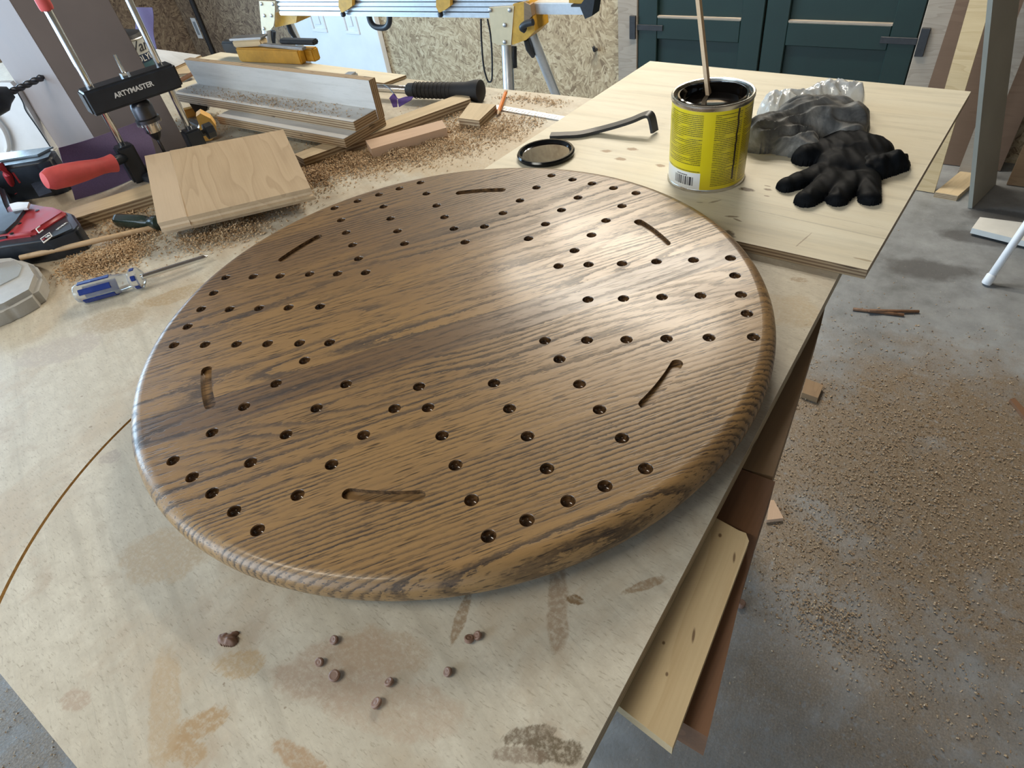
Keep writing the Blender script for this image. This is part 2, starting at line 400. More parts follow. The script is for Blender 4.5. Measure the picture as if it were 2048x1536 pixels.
def floor_mat():
    g = G('concrete_floor', 0.45); o = g.co(); x, y, z = g.sep(o)
    n1 = g.noise(o, 2.2, 6, 0.62); n2 = g.noise(o, 16, 5, 0.65); n3 = g.noise(o, 140, 3, 0.6)
    c = g.ramp(g.ma('ADD', g.ma('MULTIPLY', n1, 0.6), g.ma('MULTIPLY', n2, 0.4)), [(0.32, (0.13, 0.135, 0.135)), (0.5, (0.23, 0.24, 0.245)), (0.68, (0.32, 0.335, 0.34))])
    blot = g.ramp(g.noise(o, 3.1, 5, 0.6, 0.4), [(0.60, 0.0), (0.68, 0.5)])
    c = g.mix(blot, c, (0.085, 0.08, 0.075))
    wob = g.ma('MULTIPLY', g.ma('SUBTRACT', g.noise(o, 7.0, 5, 0.7), 0.5), 1.3)
    for cx, cy, rx, ry, a in [(*H(1860, 540, 0)[:2], 0.16, 0.07, 0.3), (*H(1990, 480, 0)[:2], 0.2, 0.05, 0.1), (*H(2000, 430, 0)[:2], 0.14, 0.05, 0.2)]:
        c = g.mix(g.ma('MULTIPLY', g.spot(x, y, cx, cy, rx, ry, a, 0.35, wob), 0.72), c, (0.075, 0.072, 0.07))
    # film of sawdust trodden onto the concrete around the bench
    cen = H(1850, 960, 0)
    dust = g.spot(x, y, cen.x, cen.y, 0.85, 0.62, 0.5, 0.55, wob)
    cen2 = H(1700, 1400, 0)
    dust2 = g.ma('MULTIPLY', g.spot(x, y, cen2.x, cen2.y, 0.60, 0.42, 0.3, 0.9, wob), 0.75)
    dust = g.ma('MAXIMUM', dust, dust2)
    cl = H(60, 1480, 0); dust = g.ma('MAXIMUM', dust, g.ma('MULTIPLY', g.spot(x, y, cl.x, cl.y, 0.5, 0.35, 0.0, 0.5, wob), 0.85))
    grain = g.ramp(g.noise(o, 75, 4, 0.7), [(0.26, 0.0), (0.46, 1.0)])
    dcol = g.ramp(g.noise(o, 260, 3, 0.7), [(0.3, (0.105, 0.074, 0.046)), (0.55, (0.21, 0.155, 0.10)), (0.75, (0.33, 0.26, 0.18))])
    patch = g.ramp(g.noise(o, 5.5, 4, 0.6, 0.6), [(0.30, 0.35), (0.46, 1.0)])
    c = g.mix(g.ma('MULTIPLY', g.ma('MULTIPLY', dust, grain), patch), c, dcol)
    flecks = g.ramp(n3, [(0.68, 0.0), (0.72, 0.7)])
    c = g.mix(flecks, c, (0.5, 0.45, 0.36))
    g.base(c); g.rough(g.ramp(n1, [(0.3, 0.38), (0.7, 0.62)]))
    g.bump(g.ma('ADD', n3, g.ma('MULTIPLY', g.noise(o, 75, 4, 0.7), dust)), 0.25, 0.003)
    return g.m
M['floor'] = floor_mat()

def bench_extra(g, c, x, y):
    o = g.comb(x, y, 0.0)
    wob = g.ma('MULTIPLY', g.ma('SUBTRACT', g.noise(o, 26, 5, 0.7), 0.5), 1.5)
    wob2 = g.ma('MULTIPLY', g.ma('SUBTRACT', g.noise(g.map(o, (60, 18, 1), rot=(0, 0, 0.5)), 1.0, 5, 0.75), 0.5), 1.9)
    spk = g.ramp(g.noise(o, 240, 4, 0.7), [(0.36, 0.35), (0.56, 1.0)])
    # broad glue and stain smears
    big = g.ramp(g.noise(o, 5.5, 6, 0.68, 0.5), [(0.50, 0.0), (0.60, 0.55), (0.75, 0.7)])
    c = g.mix(big, c, (0.50, 0.40, 0.28))
    sm2 = g.ramp(g.noise(g.map(o, loc=(3, 1, 0)), 13, 5, 0.7, 0.3), [(0.58, 0.0), (0.68, 0.55)])
    c = g.mix(sm2, c, (0.44, 0.34, 0.24))
    scr = g.ramp(g.noise(g.map(o, (9, 150, 1), rot=(0, 0, -0.9)), 1.0, 3, 0.7), [(0.63, 0.0), (0.72, 0.45)])
    c = g.mix(scr, c, (0.46, 0.40, 0.33))
    mott = g.ramp(g.noise(g.map(o, (1, 1, 1)), 60, 6, 0.75), [(0.38, 0.0), (0.62, 0.38)])
    c = g.mix(mott, c, (0.40, 0.35, 0.27))
    fl1 = g.ramp(g.noise(g.map(o, (130, 560, 1), rot=(0, 0, 0.35)), 1.0, 3, 0.65), [(0.57, 0.0), (0.66, 0.45)])
    c = g.mix(fl1, c, (0.27, 0.22, 0.15))
    dots = g.ramp(g.noise(o, 150, 2, 0.5), [(0.73, 0.0), (0.76, 0.6)])
    c = g.mix(dots, c, (0.22, 0.15, 0.09))
    for px, py, rx, ry, a, col, k in [
        (1110, 1500, 0.020, 0.010, 0.4, (0.15, 0.115, 0.07), 0.95), (1055, 1470, 0.022, 0.006, 0.7, (0.17, 0.13, 0.085), 0.9), (1040, 1510, 0.02, 0.006, 0.5, (0.22, 0.16, 0.11), 0.7),
        (400, 1450, 0.022, 0.012, 1.1, (0.42, 0.28, 0.14), 0.9), (370, 1500, 0.016, 0.010, 0.3, (0.42, 0.28, 0.14), 0.8), (330, 1410, 0.05, 0.012, -0.6, (0.48, 0.36, 0.22), 0.7),
        (600, 1520, 0.03, 0.008, 0.1, (0.42, 0.28, 0.16), 0.85), (480, 1330, 0.02, 0.012, 0.5, (0.46, 0.33, 0.18), 0.8), (150, 1400, 0.012, 0.008, 0.3, (0.45, 0.35, 0.26), 0.8),
        (690, 1330, 0.05, 0.028, 0.6, (0.42, 0.31, 0.22), 0.75), (760, 1300, 0.04, 0.02, 0.4, (0.44, 0.33, 0.22), 0.6), (800, 1420, 0.05, 0.02, 0.4, (0.48, 0.37, 0.27), 0.6), (330, 1110, 0.045, 0.03, 0.6, (0.48, 0.38, 0.25), 0.8),
        (920, 1240, 0.022, 0.005, 1.9, (0.30, 0.2, 0.11), 0.8), (1115, 1200, 0.05, 0.008, 2.1, (0.33, 0.235, 0.15), 0.75), (1150, 1200, 0.008, 0.004, 0.3, (0.2, 0.12, 0.05), 0.9), (1290, 1170, 0.02, 0.004, 0.9, (0.30, 0.2, 0.11), 0.8),
        (350, 590, 0.05, 0.02, 0.9, (0.40, 0.29, 0.16), 0.75), (230, 640, 0.05, 0.03, 0.5, (0.40, 0.31, 0.20), 0.6), (310, 545, 0.03, 0.014, 0.9, (0.40, 0.28, 0.17), 0.6), (120, 700, 0.06, 0.03, 0.7, (0.46, 0.40, 0.34), 0.7),
        (1600, 560, 0.012, 0.006, 0.2, (0.36, 0.26, 0.15), 0.7), (1560, 620, 0.05, 0.03, 0.3, (0.50, 0.39, 0.23), 0.6), (400, 720, 0.02, 0.02, 0.3, (0.44, 0.38, 0.3), 0.6), (220, 915, 0.012, 0.01, 0.3, (0.40, 0.34, 0.28), 0.8), (60, 480, 0.3, 0.2, 0, (0.45, 0.34, 0.21), 0.4), (950, 300, 0.4, 0.12, 0.2, (0.50, 0.37, 0.21), 0.65)]:
        q = H(px, py)
        c = g.mix(g.ma('MULTIPLY', g.ma('MULTIPLY', g.spot(x, y, q.x, q.y, rx, ry, a, 0.22, wob if rx > 0.03 else wob2), k), spk), c, col)
    return c
M['bench'] = plywood('bench_plywood', (0.66, 0.62, 0.51), (0.56, 0.51, 0.40), (0.50, 0.42, 0.28), (0.30, 0.23, 0.14), 0.0030, 0.5, bench_extra, gdir=0.35)

def panel_extra(g, c, x, y):
    o = g.comb(x, y, 0.0)
    wob = g.ma('MULTIPLY', g.ma('SUBTRACT', g.noise(o, 90, 4, 0.7), 0.5), 1.6)
    for px, py, rx, ry, a, col, k in [
        (1493, 379, 0.011, 0.006, 0.0, (0.10, 0.06, 0.02), 0.95), (1535, 379, 0.006, 0.003, 0, (0.16, 0.10, 0.05), 0.85), (1533, 392, 0.004, 0.0015, 0, (0.2, 0.13, 0.07), 0.8), (1535, 372, 0.005, 0.0015, 0, (0.2, 0.13, 0.07), 0.8),
        (1213, 302, 0.011, 0.0055, 0.2, (0.28, 0.16, 0.06), 0.9), (1265, 298, 0.010, 0.0055, 0.2, (0.28, 0.16, 0.06), 0.9), (1241, 318, 0.011, 0.0055, 0.2, (0.26, 0.15, 0.05), 0.9), (1320, 331, 0.008, 0.005, 0, (0.28, 0.16, 0.06), 0.9),
        (1430, 403, 0.010, 0.0025, 0.9, (0.25, 0.18, 0.11), 0.7), (1400, 405, 0.006, 0.0015, 0.2, (0.25, 0.18, 0.11), 0.6), (1465, 433, 0.010, 0.0025, 0.3, (0.2, 0.14, 0.08), 0.8), (1475, 440, 0.007, 0.002, -0.3, (0.2, 0.14, 0.08), 0.8), (1460, 468, 0.011, 0.006, -0.7, (0.16, 0.12, 0.08), 0.9),
        (1700, 545, 0.02, 0.004, 0.2, (0.30, 0.22, 0.13), 0.6), (1730, 520, 0.012, 0.002, 0.0, (0.3, 0.22, 0.12), 0.7), (1607, 480, 0.02, 0.0012, 1.4, (0.28, 0.2, 0.13), 0.7), (1690, 460, 0.16, 0.0015, -0.05, (0.45, 0.4, 0.3), 0.6), (1640, 430, 0.14, 0.001, -0.05, (0.5, 0.43, 0.33), 0.5)]:
        q = PAN_INV @ H(px, py, ZP)
        c = g.mix(g.ma('MULTIPLY', g.spot(x, y, q.x, q.y, rx, ry, a, 0.35, wob), k), c, col)
    return c
PAN = [H(1735, 540, ZP), H(1942, 183, ZP), H(1300, 122, ZP)]
PAN.append(Vector((-0.2091, 0.2995, ZP)))
PAN_ORG = sum(PAN, Vector()) / 4
PAN_INV = frame(PAN_ORG, PAN[0] - PAN[3]).inverted()
M['panel'] = plywood('loose_panel_plywood', (0.74, 0.69, 0.54), (0.68, 0.61, 0.45), (0.42, 0.32, 0.2), (0.22, 0.15, 0.09), 0.0021, 0.5, panel_extra, gdir=0.0)

def oak_stained():
    g = G('stained_oak', 0.3, **{'Coat Weight': 0.18, 'Coat Roughness': 0.16, 'Specular IOR Level': 0.45})
    o = g.co(); info = g.n('ObjectInfo'); cs = g.n('SeparateColor'); g.put(cs.inputs[0], info.outputs['Color'])
    seed, tint, freq = cs.outputs[0], cs.outputs[1], cs.outputs[2]
    p = g.add(o, g.comb(g.ma('MULTIPLY', seed, 7.0), g.ma('MULTIPLY', seed, 3.1), g.ma('MULTIPLY', seed, 11.0)))
    n1 = g.noise(g.map(p, (0.95, 9.0, 9.0)), 1.3, 1.5, 0.45, 0.3)
    straight = info.outputs['Alpha']
    k = g.ma('ADD', g.ma('MULTIPLY', n1, g.ma('MULTIPLY_ADD', freq, 78.0, 4.0)), g.ma('MULTIPLY', g.sep(p)[1], g.ma('MULTIPLY', straight, 260.0)))
    jag = g.ma('MULTIPLY', g.ma('SUBTRACT', g.noise(g.map(p, (110, 330, 330)), 1.0, 3, 0.7), 0.5), 0.75)
    ring = g.ma('FRACT', g.ma('ADD', k, jag))
    late = g.ramp(ring, [(0.0, 1.0), (0.14, 0.95), (0.38, 0.16), (0.62, 0.0), (0.92, 0.10), (1.0, 1.0)])
    late = g.ma('MULTIPLY', late, g.ramp(g.noise(g.map(p, (3, 25, 25)), 1.0, 3, 0.6), [(0.36, 0.25), (0.6, 1.0)]))
    pores = g.noise(g.map(p, (42, 620, 620)), 1.0, 2, 0.55)
    pore = g.ramp(pores, [(0.57, 0.0), (0.67, 1.0)])
    fine = g.noise(g.map(p, (9, 900, 900)), 1.0, 3, 0.6)
    blot = g.noise(g.map(p, (4, 14, 14)), 1.0, 4, 0.6)
    c = g.mix(tint, (0.40, 0.24, 0.095), (0.155, 0.095, 0.055))
    c = g.mix(g.ramp(blot, [(0.35, 0.0), (0.72, 0.7)]), c, g.mix(0.5, c, (0.115, 0.065, 0.038)))
    c = g.mix(g.ma('MULTIPLY', fine, 0.35), c, (0.13, 0.075, 0.036))
    dark = g.ma('MULTIPLY', late, g.ma('MULTIPLY_ADD', pores, 0.8, 0.52), clamp=True)
    c = g.mix(g.ma('MULTIPLY', dark, 0.92), c, (0.030, 0.019, 0.0135))
    c = g.mix(g.ma('MULTIPLY', pore, 0.82), c, (0.036, 0.022, 0.014))
    g.base(c)
    g.rough(g.ma('ADD', g.ma('MULTIPLY_ADD', blot, 0.14, 0.28), g.ma('MULTIPLY', dark, 0.22)))
    g.bump(g.ma('SUBTRACT', 1.0, g.ma('MAXIMUM', pore, dark)), 0.22, 0.0007)
    return g.m
M['oak'] = oak_stained()
def oak_hole():
    g = G('stain_soaked_end_grain', 0.16, **{'Coat Weight': 0.6, 'Coat Roughness': 0.05})
    f = g.noise(g.map(g.co(), (60, 300, 200)), 1.0, 3, 0.6)
    g.base(g.ramp(f, [(0.35, (0.030, 0.017, 0.009)), (0.7, (0.21, 0.115, 0.05))]))
    return g.m
M['oakhole'] = oak_hole()

def can_label():
    g = G('yellow_can_label', 0.3, **{'Coat Weight': 0.3})
    uv = g.n('UVMap', uv_map='UVMap').outputs[0]; u, v, _ = g.sep(uv)       # u: degrees around / 360 + .5 (0.5 faces the photographer), v: height 0..1
    deg = g.ma('MULTIPLY', g.ma('SUBTRACT', u, 0.5), 360.0)
    yel = (0.70, 0.56, 0.008); c = g.mix(g.noise(g.co(), 30, 3), yel, (0.62, 0.49, 0.01))
    lines = g.ma('FRACT', g.ma('MULTIPLY', v, 44.0))
    lm = g.inrange(lines, 0.30, 0.82)
    words = g.ramp(g.noise(g.comb(g.ma('MULTIPLY', deg, 1.6), g.ma('FLOOR', g.ma('MULTIPLY', v, 44.0)), 0.0), 1.0, 2, 0.7), [(0.42, 0.0), (0.47, 1.0)])
    para = g.ramp(g.noise(g.comb(g.ma('MULTIPLY', deg, 0.02), g.ma('FLOOR', g.ma('MULTIPLY', v, 44.0)), 5.0), 1.3, 1, 0.5), [(0.34, 0.2), (0.42, 1.0)])
    cols = g.ma('MAXIMUM', g.inrange(deg, -72, -9), g.ma('MAXIMUM', g.inrange(deg, 7, 48), g.inrange(deg, 52, 110)))
    tmask = g.ma('MULTIPLY', g.ma('MULTIPLY', lm, words), g.ma('MULTIPLY', g.ma('MULTIPLY', cols, para), g.inrange(v, 0.05, 0.95)))
    c = g.mix(g.ma('MULTIPLY', tmask, 0.95), c, (0.07, 0.06, 0.012))
    band = g.ma('MULTIPLY', g.inrange(v, 0.255, 0.315), g.inrange(deg, -90, -9))
    c = g.mix(band, c, yel)
    wh = g.ma('MULTIPLY', g.ma('LESS_THAN', v, 0.225), g.inrange(deg, -110, -8))
    c = g.mix(wh, c, (0.80, 0.80, 0.76))
    bars = g.ma('GREATER_THAN', g.noise(g.comb(g.ma('MULTIPLY', deg, 0.85), 3.0, 0.0), 1.0, 0.0), 0.49)
    bc = g.ma('MULTIPLY', g.ma('MULTIPLY', bars, g.inrange(deg, -52, -18)), g.inrange(v, 0.05, 0.165))
    c = g.mix(bc, c, (0.05, 0.05, 0.06))
    num = g.ma('MULTIPLY', g.ma('MULTIPLY', words, g.inrange(deg, -47, -28)), g.inrange(v, 0.175, 0.19))
    c = g.mix(num, c, (0.08, 0.08, 0.08))
    wob = g.ma('MULTIPLY', g.ma('SUBTRACT', g.noise(g.comb(0.0, v, 0.0), 7.0, 2), 0.5), 5.0)
    dr = g.ma('ADD', g.ma('SUBTRACT', deg, 41.0), wob)
    c = g.mix(g.ma('MULTIPLY', g.inrange(dr, -1.6, 1.6), g.ma('GREATER_THAN', v, 0.10)), c, (0.035, 0.022, 0.01))
    g.base(c); return g.m
M['canlabel'] = can_label()

def cloth_mat():
    g = G('grey_rag', 0.85); o = g.co()
    n1 = g.noise(o, 17, 5, 0.65, 1.2)
    c = g.ramp(n1, [(0.30, (0.03, 0.032, 0.036)), (0.45, (0.12, 0.122, 0.12)), (0.58, (0.23, 0.228, 0.215)), (0.72, (0.38, 0.375, 0.36))])
    g.base(c); g.bump(g.noise(o, 500, 2, 0.6), 0.25, 0.0008); return g.m
M['cloth'] = cloth_mat()
M['glove'] = plain('black_nitrile', (0.006, 0.007, 0.0085), 0.6, 0, 0.3, 90, 0.25, **{'Specular IOR Level': 0.06})
M['film'] = G('crinkled_clear_film', 0.12, 0, (0.86, 0.88, 0.88), **{'Transmission Weight': 0.35, 'IOR': 1.3, 'Coat Weight': 0.8}).m
def green_paint():
    return plain('dark_green_paint', (0.0034, 0.020, 0.0175), 0.5, 0, 0.12, 14)
M['green'] = green_paint()
M['door_white'] = plain('white_door_paint', (0.72, 0.74, 0.76), 0.45, 0, 0.05, 6)
def chipmat():
    g = G('wood_shavings', 0.8); info = g.n('TexCoord')
    f = g.vor(g.co(), 300.0)
    g.base(g.ramp(g.sep(f)[0], [(0.0, (0.30, 0.18, 0.085)), (0.5, (0.50, 0.33, 0.175)), (1.0, (0.68, 0.51, 0.31))])); return g.m
M['chips'] = chipmat()
def chipmat2():
    g = G('floor_shavings', 0.8)
    f = g.vor(g.co(), 300.0)
    g.base(g.ramp(g.sep(f)[0], [(0.0, (0.16, 0.10, 0.05)), (0.5, (0.30, 0.20, 0.115)), (1.0, (0.46, 0.36, 0.24))])); return g.m
M['chips_floor'] = chipmat2()

# ------------------------------------------------------------------ the room
YW = 2.7; XL = -5.0; XR = 2.3; YF = -3.4; ZC = 2.75
def slab(name, a, b, mat, parent=None, kind=None, bev=None):
    a, b = Vector(a), Vector(b); c = (a + b) / 2; bm = bmesh.new(); bmesh.ops.create_cube(bm, size=1)
    for v in bm.verts: v.co = Vector((v.co.x * (b.x - a.x), v.co.y * (b.y - a.y), (v.co.z + 0.5) * (b.z - a.z)))
    o = finish(name, bm, mat, parent, Matrix.Translation((c.x, c.y, a.z)), bev=bev, seg=1)
    if kind: o['kind'] = kind
    return o
fl = slab('floor', (XL - 1.5, YF, -0.1), (XR + .12, YW + 0.12, 0), M['floor'], kind='structure')
fl.data.transform(fl.matrix_basis); fl.matrix_basis = Matrix()
slab('ceiling', (XL - .12, YF, ZC), (XR + .12, YW + .12, ZC + .1), M['darkply'], kind='structure')
XD = PY(590, 40, YW - 0.03).x - 0.02           # left edge of the white door
wb = empty('wall_back', (0, YW, 0), kind='structure')
slab('osb_sheet', (XL, YW, 0), (XD + 0.05, YW + 0.1, ZC), M['osb_dark'], wb)  # same wall as the next sheet, its dimmer light put into the colour
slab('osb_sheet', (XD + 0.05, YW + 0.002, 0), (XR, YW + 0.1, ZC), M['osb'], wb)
wl = empty('wall_left', (XL, 0, 0), kind='structure')
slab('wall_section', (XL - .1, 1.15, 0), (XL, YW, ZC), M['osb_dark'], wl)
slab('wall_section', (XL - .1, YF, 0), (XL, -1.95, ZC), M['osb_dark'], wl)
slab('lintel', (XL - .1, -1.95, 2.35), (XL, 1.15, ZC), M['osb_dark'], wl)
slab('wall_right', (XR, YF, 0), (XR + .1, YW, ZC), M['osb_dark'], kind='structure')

# green double doors in a weathered frame
YD = YW - 0.02
gx0 = PY(1281, 0, YD).x; gx1 = PY(1860, 0, YD).x; gxm = PY(1538, 0, YD).x
d1 = empty('door_1', ((gx0 + gx1) / 2, YD, 0), kind='structure'); d1['label'] = 'dark green double doors with recessed panels'
zl = [PY(1400, 34, YD).z, PY(1400, 78, YD).z]      # lower edge of the upper panel, upper edge of the lower panel
def leaf(x0, x1):
    lf = empty('door_leaf', ((x0 + x1) / 2, YD, 0)); lf.parent = d1; lf.matrix_basis = Matrix.Translation(((x0 + x1) / 2 - (gx0 + gx1) / 2, 0, 0))
    st = 0.10
    def pc(n, a, b, c, d, t=0.030, bev=0.003): slab(n, (a, YD - t, c), (b, YD, d), M['green'], lf, bev=bev)
    pc('stile', x0 + .004, x0 + st, 0.03, 2.05); pc('stile', x1 - st, x1 - .004, 0.03, 2.05)
    pc('rail', x0 + st, x1 - st, 0.03, 0.16); pc('rail', x0 + st, x1 - st, zl[1], zl[0]); pc('rail', x0 + st, x1 - st, 1.93, 2.05)
    pc('panel', x0 + st, x1 - st, 0.16, zl[1], 0.010, None); pc('panel', x0 + st, x1 - st, zl[0], 1.93, 0.010, None)
    slab('panel_bead', (x0 + st, YD - 0.029, zl[0] - .001), (x1 - st, YD - 0.008, zl[0] + 0.006), M['greywood'], lf)
    return lf
la = leaf(gx0, gxm); lb = leaf(gxm, gx1)
def hinge(par, x, z, s):
    slab('hinge_strap', (min(x, x + s * .13), YD - .036, z - .012), (max(x, x + s * .13), YD - .029, z + .012), M['black'], par, bev=0.001)
    slab('hinge_plate', (min(x - s * .004, x - s * .034), YD - .046, z - .05), (max(x - s * .004, x - s * .034), YD - .034, z + .05), M['black'], par, bev=0.001)
hinge(la, gx0, PY(1277, 50, YD).z, 1); hinge(lb, gx1, PY(1845, 78, YD).z, -1)
for i, (a, b, z0, z1) in enumerate([(gx0 - 0.10, gx0, 0, 2.15), (gx1, gx1 + 0.10, 0, 2.15), (gx0, gx1, 2.06, 2.16)]):
    slab('trim_%d' % (i + 1), (a, YD - 0.035, z0), (b, YW - 0.001, z1), M['greywood'], kind='structure', bev=0.002)
# white panel door on the left
xr = PY(760, 90, YW - 0.045).x
d2 = empty('door_2', ((XD + xr) / 2, YW, 0), kind='structure'); d2['label'] = 'pale blue-white panelled door behind the saw stand'
slab('door_slab', (XD, YW - 0.04, 0.012), (xr, YW - 0.001, 2.03), M['door_white'], d2, bev=0.002)
zb = PY(680, 67, YW - 0.045).z
xm = (XD + xr) / 2
for a, b in ((PY(625, 60, YW - .045).x, PY(655, 65, YW - .045).x), (PY(690, 60, YW - .045).x, PY(719, 65, YW - .045).x)):
    for z0, z1 in ((zb, 0.95), (1.05, 1.6), (1.68, 1.9)):
        for n, q in (('panel_moulding', ((a, z0), (b, z0 + .02))), ('panel_moulding', ((a, z1 - .02), (b, z1))), ('panel_moulding', ((a, z0 + .02), (a + .02, z1 - .02))), ('panel_moulding', ((b - .02, z0 + .02), (b, z1 - .02)))):
            slab(n, (q[0][0], YW - .049, q[0][1]), (q[1][0], YW - .0395, q[1][1]), M['door_white'], d2, bev=0.003)
        slab('raised_panel', (a + .045, YW - .046, z0 + .045), (b - .045, YW - .0395, z1 - .045), M['door_white'], d2, bev=0.003)

# shop lights under the ceiling, plus an added fill lamp behind the camera
tubem = G('light_tube', 0.4, 0, (1, 1, 1), **{'Emission Color': (1, 0.93, 0.80, 1), 'Emission Strength': 5.0}).m
for yc, lab in ((-1.25, 'added long two-tube fill light under the ceiling behind the camera'), (1.85, 'long two-tube shop light under the ceiling nearer the bench'), (2.35, 'long two-tube shop light under the ceiling nearer the green doors')):
    xo = 0.35 if yc < 0 else 0.0
    sl = empty('ceiling_light', (-0.85 + xo, yc, 2.43), lab, 'lamp', 'ceiling shop lights')
    slab('housing', (-1.47 + xo, yc - .09, 2.46), (-0.23 + xo, yc + .09, 2.50), M['white'], sl, bev=0.004)
    for dy in (-.045, .045): rod('tube', (-1.45 + xo, yc + dy, 2.445), (-0.25 + xo, yc + dy, 2.445), 0.013, tubem, sl)
    for xx in (-1.3, -0.4): rod('hanger', (xx + xo, yc, 2.50), (xx + xo, yc, ZC), 0.004, M['steel'], sl, 8)

# ------------------------------------------------------------------ workbench
BX0, BX1, BY0, BY1 = -2.3, 0.3424, -0.4892, 0.6877; BT = 0.0165
wbn = empty('workbench', (-1.0, 0.12, 0), 'long plywood workbench with a stained and scratched pale top', 'workbench')
def bench_top():
    cx, cy, rr, hw, dp = 0.1373, -0.1902, 0.384, 0.0017, 0.004
    def ok(a): x, y = cx + (rr) * math.cos(a), cy + rr * math.sin(a); return y > BY0 + .004
    a0, a1 = R(196), R(230)
    while ok(a1 + .01) and a1 < R(262): a1 += .01
    a0 = R(150); n = 60
    slot = [(cx + (rr + hw) * math.cos(a0 + (a1 - a0) * i / n), cy + (rr + hw) * math.sin(a0 + (a1 - a0) * i / n)) for i in range(n + 1)]
    slot += [(cx + (rr - hw) * math.cos(a1 + (a0 - a1) * i / n), cy + (rr - hw) * math.sin(a1 + (a0 - a1) * i / n)) for i in range(n + 1)]
    outer = [(BX0, BY0), (BX1, BY0), (BX1, BY1), (BX0, BY1)]
    vs, fs = cdt(outer, [slot]); bm = bmesh.new()
    V = [bm.verts.new((v.x, v.y, BT)) for v in vs]
    for f in fs:
        try: bm.faces.new([V[i] for i in f])
        except ValueError: pass
    be = [e for e in bm.edges if len(e.link_faces) == 1]
    rim = lambda e: all(abs(v.co.x - BX0) < 1e-5 or abs(v.co.x - BX1) < 1e-5 or abs(v.co.y - BY0) < 1e-5 or abs(v.co.y - BY1) < 1e-5 for v in e.verts)
    oe = [e for e in be if rim(e)]; se = [e for e in be if not rim(e)]
    g = [v for v in bmesh.ops.extrude_edge_only(bm, edges=oe)['geom'] if isinstance(v, bmesh.types.BMVert)]
    for v in g: v.co.z = 0
    g2 = bmesh.ops.extrude_edge_only(bm, edges=se)['geom']
    for v in g2:
        if isinstance(v, bmesh.types.BMVert): v.co.z = BT - dp
    for f in [f for f in g2 if isinstance(f, bmesh.types.BMFace)]: f.material_index = 1
    low = [e for e in bm.edges if len(e.link_faces) == 1 and all(abs(v.co.z - (BT - dp)) < 1e-6 for v in e.verts)]
    for f in bmesh.ops.triangle_fill(bm, edges=low, use_beauty=True)['geom']:
        if isinstance(f, bmesh.types.BMFace): f.material_index = 1
    bm.faces.new([bm.verts.new((x, y, 0)) for x, y in outer[::-1]])
    bmesh.ops.remove_doubles(bm, verts=[v for v in bm.verts if v.co.z < 1e-6], dist=1e-6)
    me = bpy.data.meshes.new('top'); bmesh.ops.recalc_face_normals(bm, faces=bm.faces); bm.to_mesh(me); bm.free()
    me.materials.append(M['bench']); me.materials.append(M['kerf'])
    o = link('top', me, wbn, Matrix.Translation((0, 0, ZT - BT))); o['label'] = 'pale plywood top with an arc saw kerf'
M['kerf'] = plain('fresh_kerf_wood', (0.50, 0.33, 0.13), 0.8, 0, 0.3, 300)
bench_top()
zb0 = ZT - BT - 0.0005
def beam(pxs, z, th, mat, par, nm, **kw):
    return prism(nm, [H(a, b, z) for a, b in pxs], th, mat, parent=par, bev=0.003, **kw)
# brown beams, wood tone and some shade both in the colour, along the right side (their tops stick out from under the plywood)
zq = ZT - 0.031
b1 = [H(1672, 566, zq), H(1642, 650, zq), H(1582, 843, zq), H(1546, 953, zq)]
beamE = b1[3]; s0 = H(1491, 938, zq)
prism('side_beam', [Vector((0.24, 0.27, zq)), Vector((0.24, s0.y, zq)), s0, b1[3], b1[2], b1[1], Vector((b1[0].x, 0.27, zq))], 0.038, M['brownwood'], parent=wbn, bev=0.002)
r0 = [H(1552, 960, zq), H(1522, 1050, zq), H(1482, 1190, zq)]
e2 = r0[2] + (r0[2] - r0[0]) * 0.9
prism('side_beam', [Vector((0.24, s0.y - .002, zq)), Vector((0.24, e2.y, zq)), Vector((e2.x + .006, e2.y, zq)), r0[2], r0[1], r0[0] + Vector((0, -.002, 0))], 0.038, M['redwood'], parent=wbn, bev=0.002)
for (x, y) in ((0.20, 0.55), (0.20, -0.35), (-2.2, 0.6), (-2.2, -0.35)):
    slab('leg', (x - .045, y - .019, 0), (x + .045, y + .019, zb0), M['brownwood'], wbn, bev=0.002)
slab('apron', (-2.2, 0.60, 0.775), (0.22, 0.638, zb0), M['brownwood'], wbn, bev=0.002)
slab('apron', (-2.2, -0.40, 0.775), (0.22, -0.362, zb0), M['brownwood'], wbn, bev=0.002)
# short pine board lying on the beam beside the top
zz = ZT - 0.0185
pb = [H(1247, 1442, zz), H(1345, 1496, zz), H(1498, 1082, zz), H(1492, 1066, zz), H(1478, 1061, zz), H(1432, 1045, zz)]
lx = 0.300
prism('pine_board', [Vector((lx, pb[0].y + .012, zz)), pb[1], pb[2], pb[3], pb[4], Vector((lx, pb[5].y + 0.01, zz))][1:] + [Vector((lx, pb[0].y + .012, zz))], 0.0125, M['pine_knots'],
      label='short pale pine board with knots tucked under the bench edge', cat='board', bev=0.001)

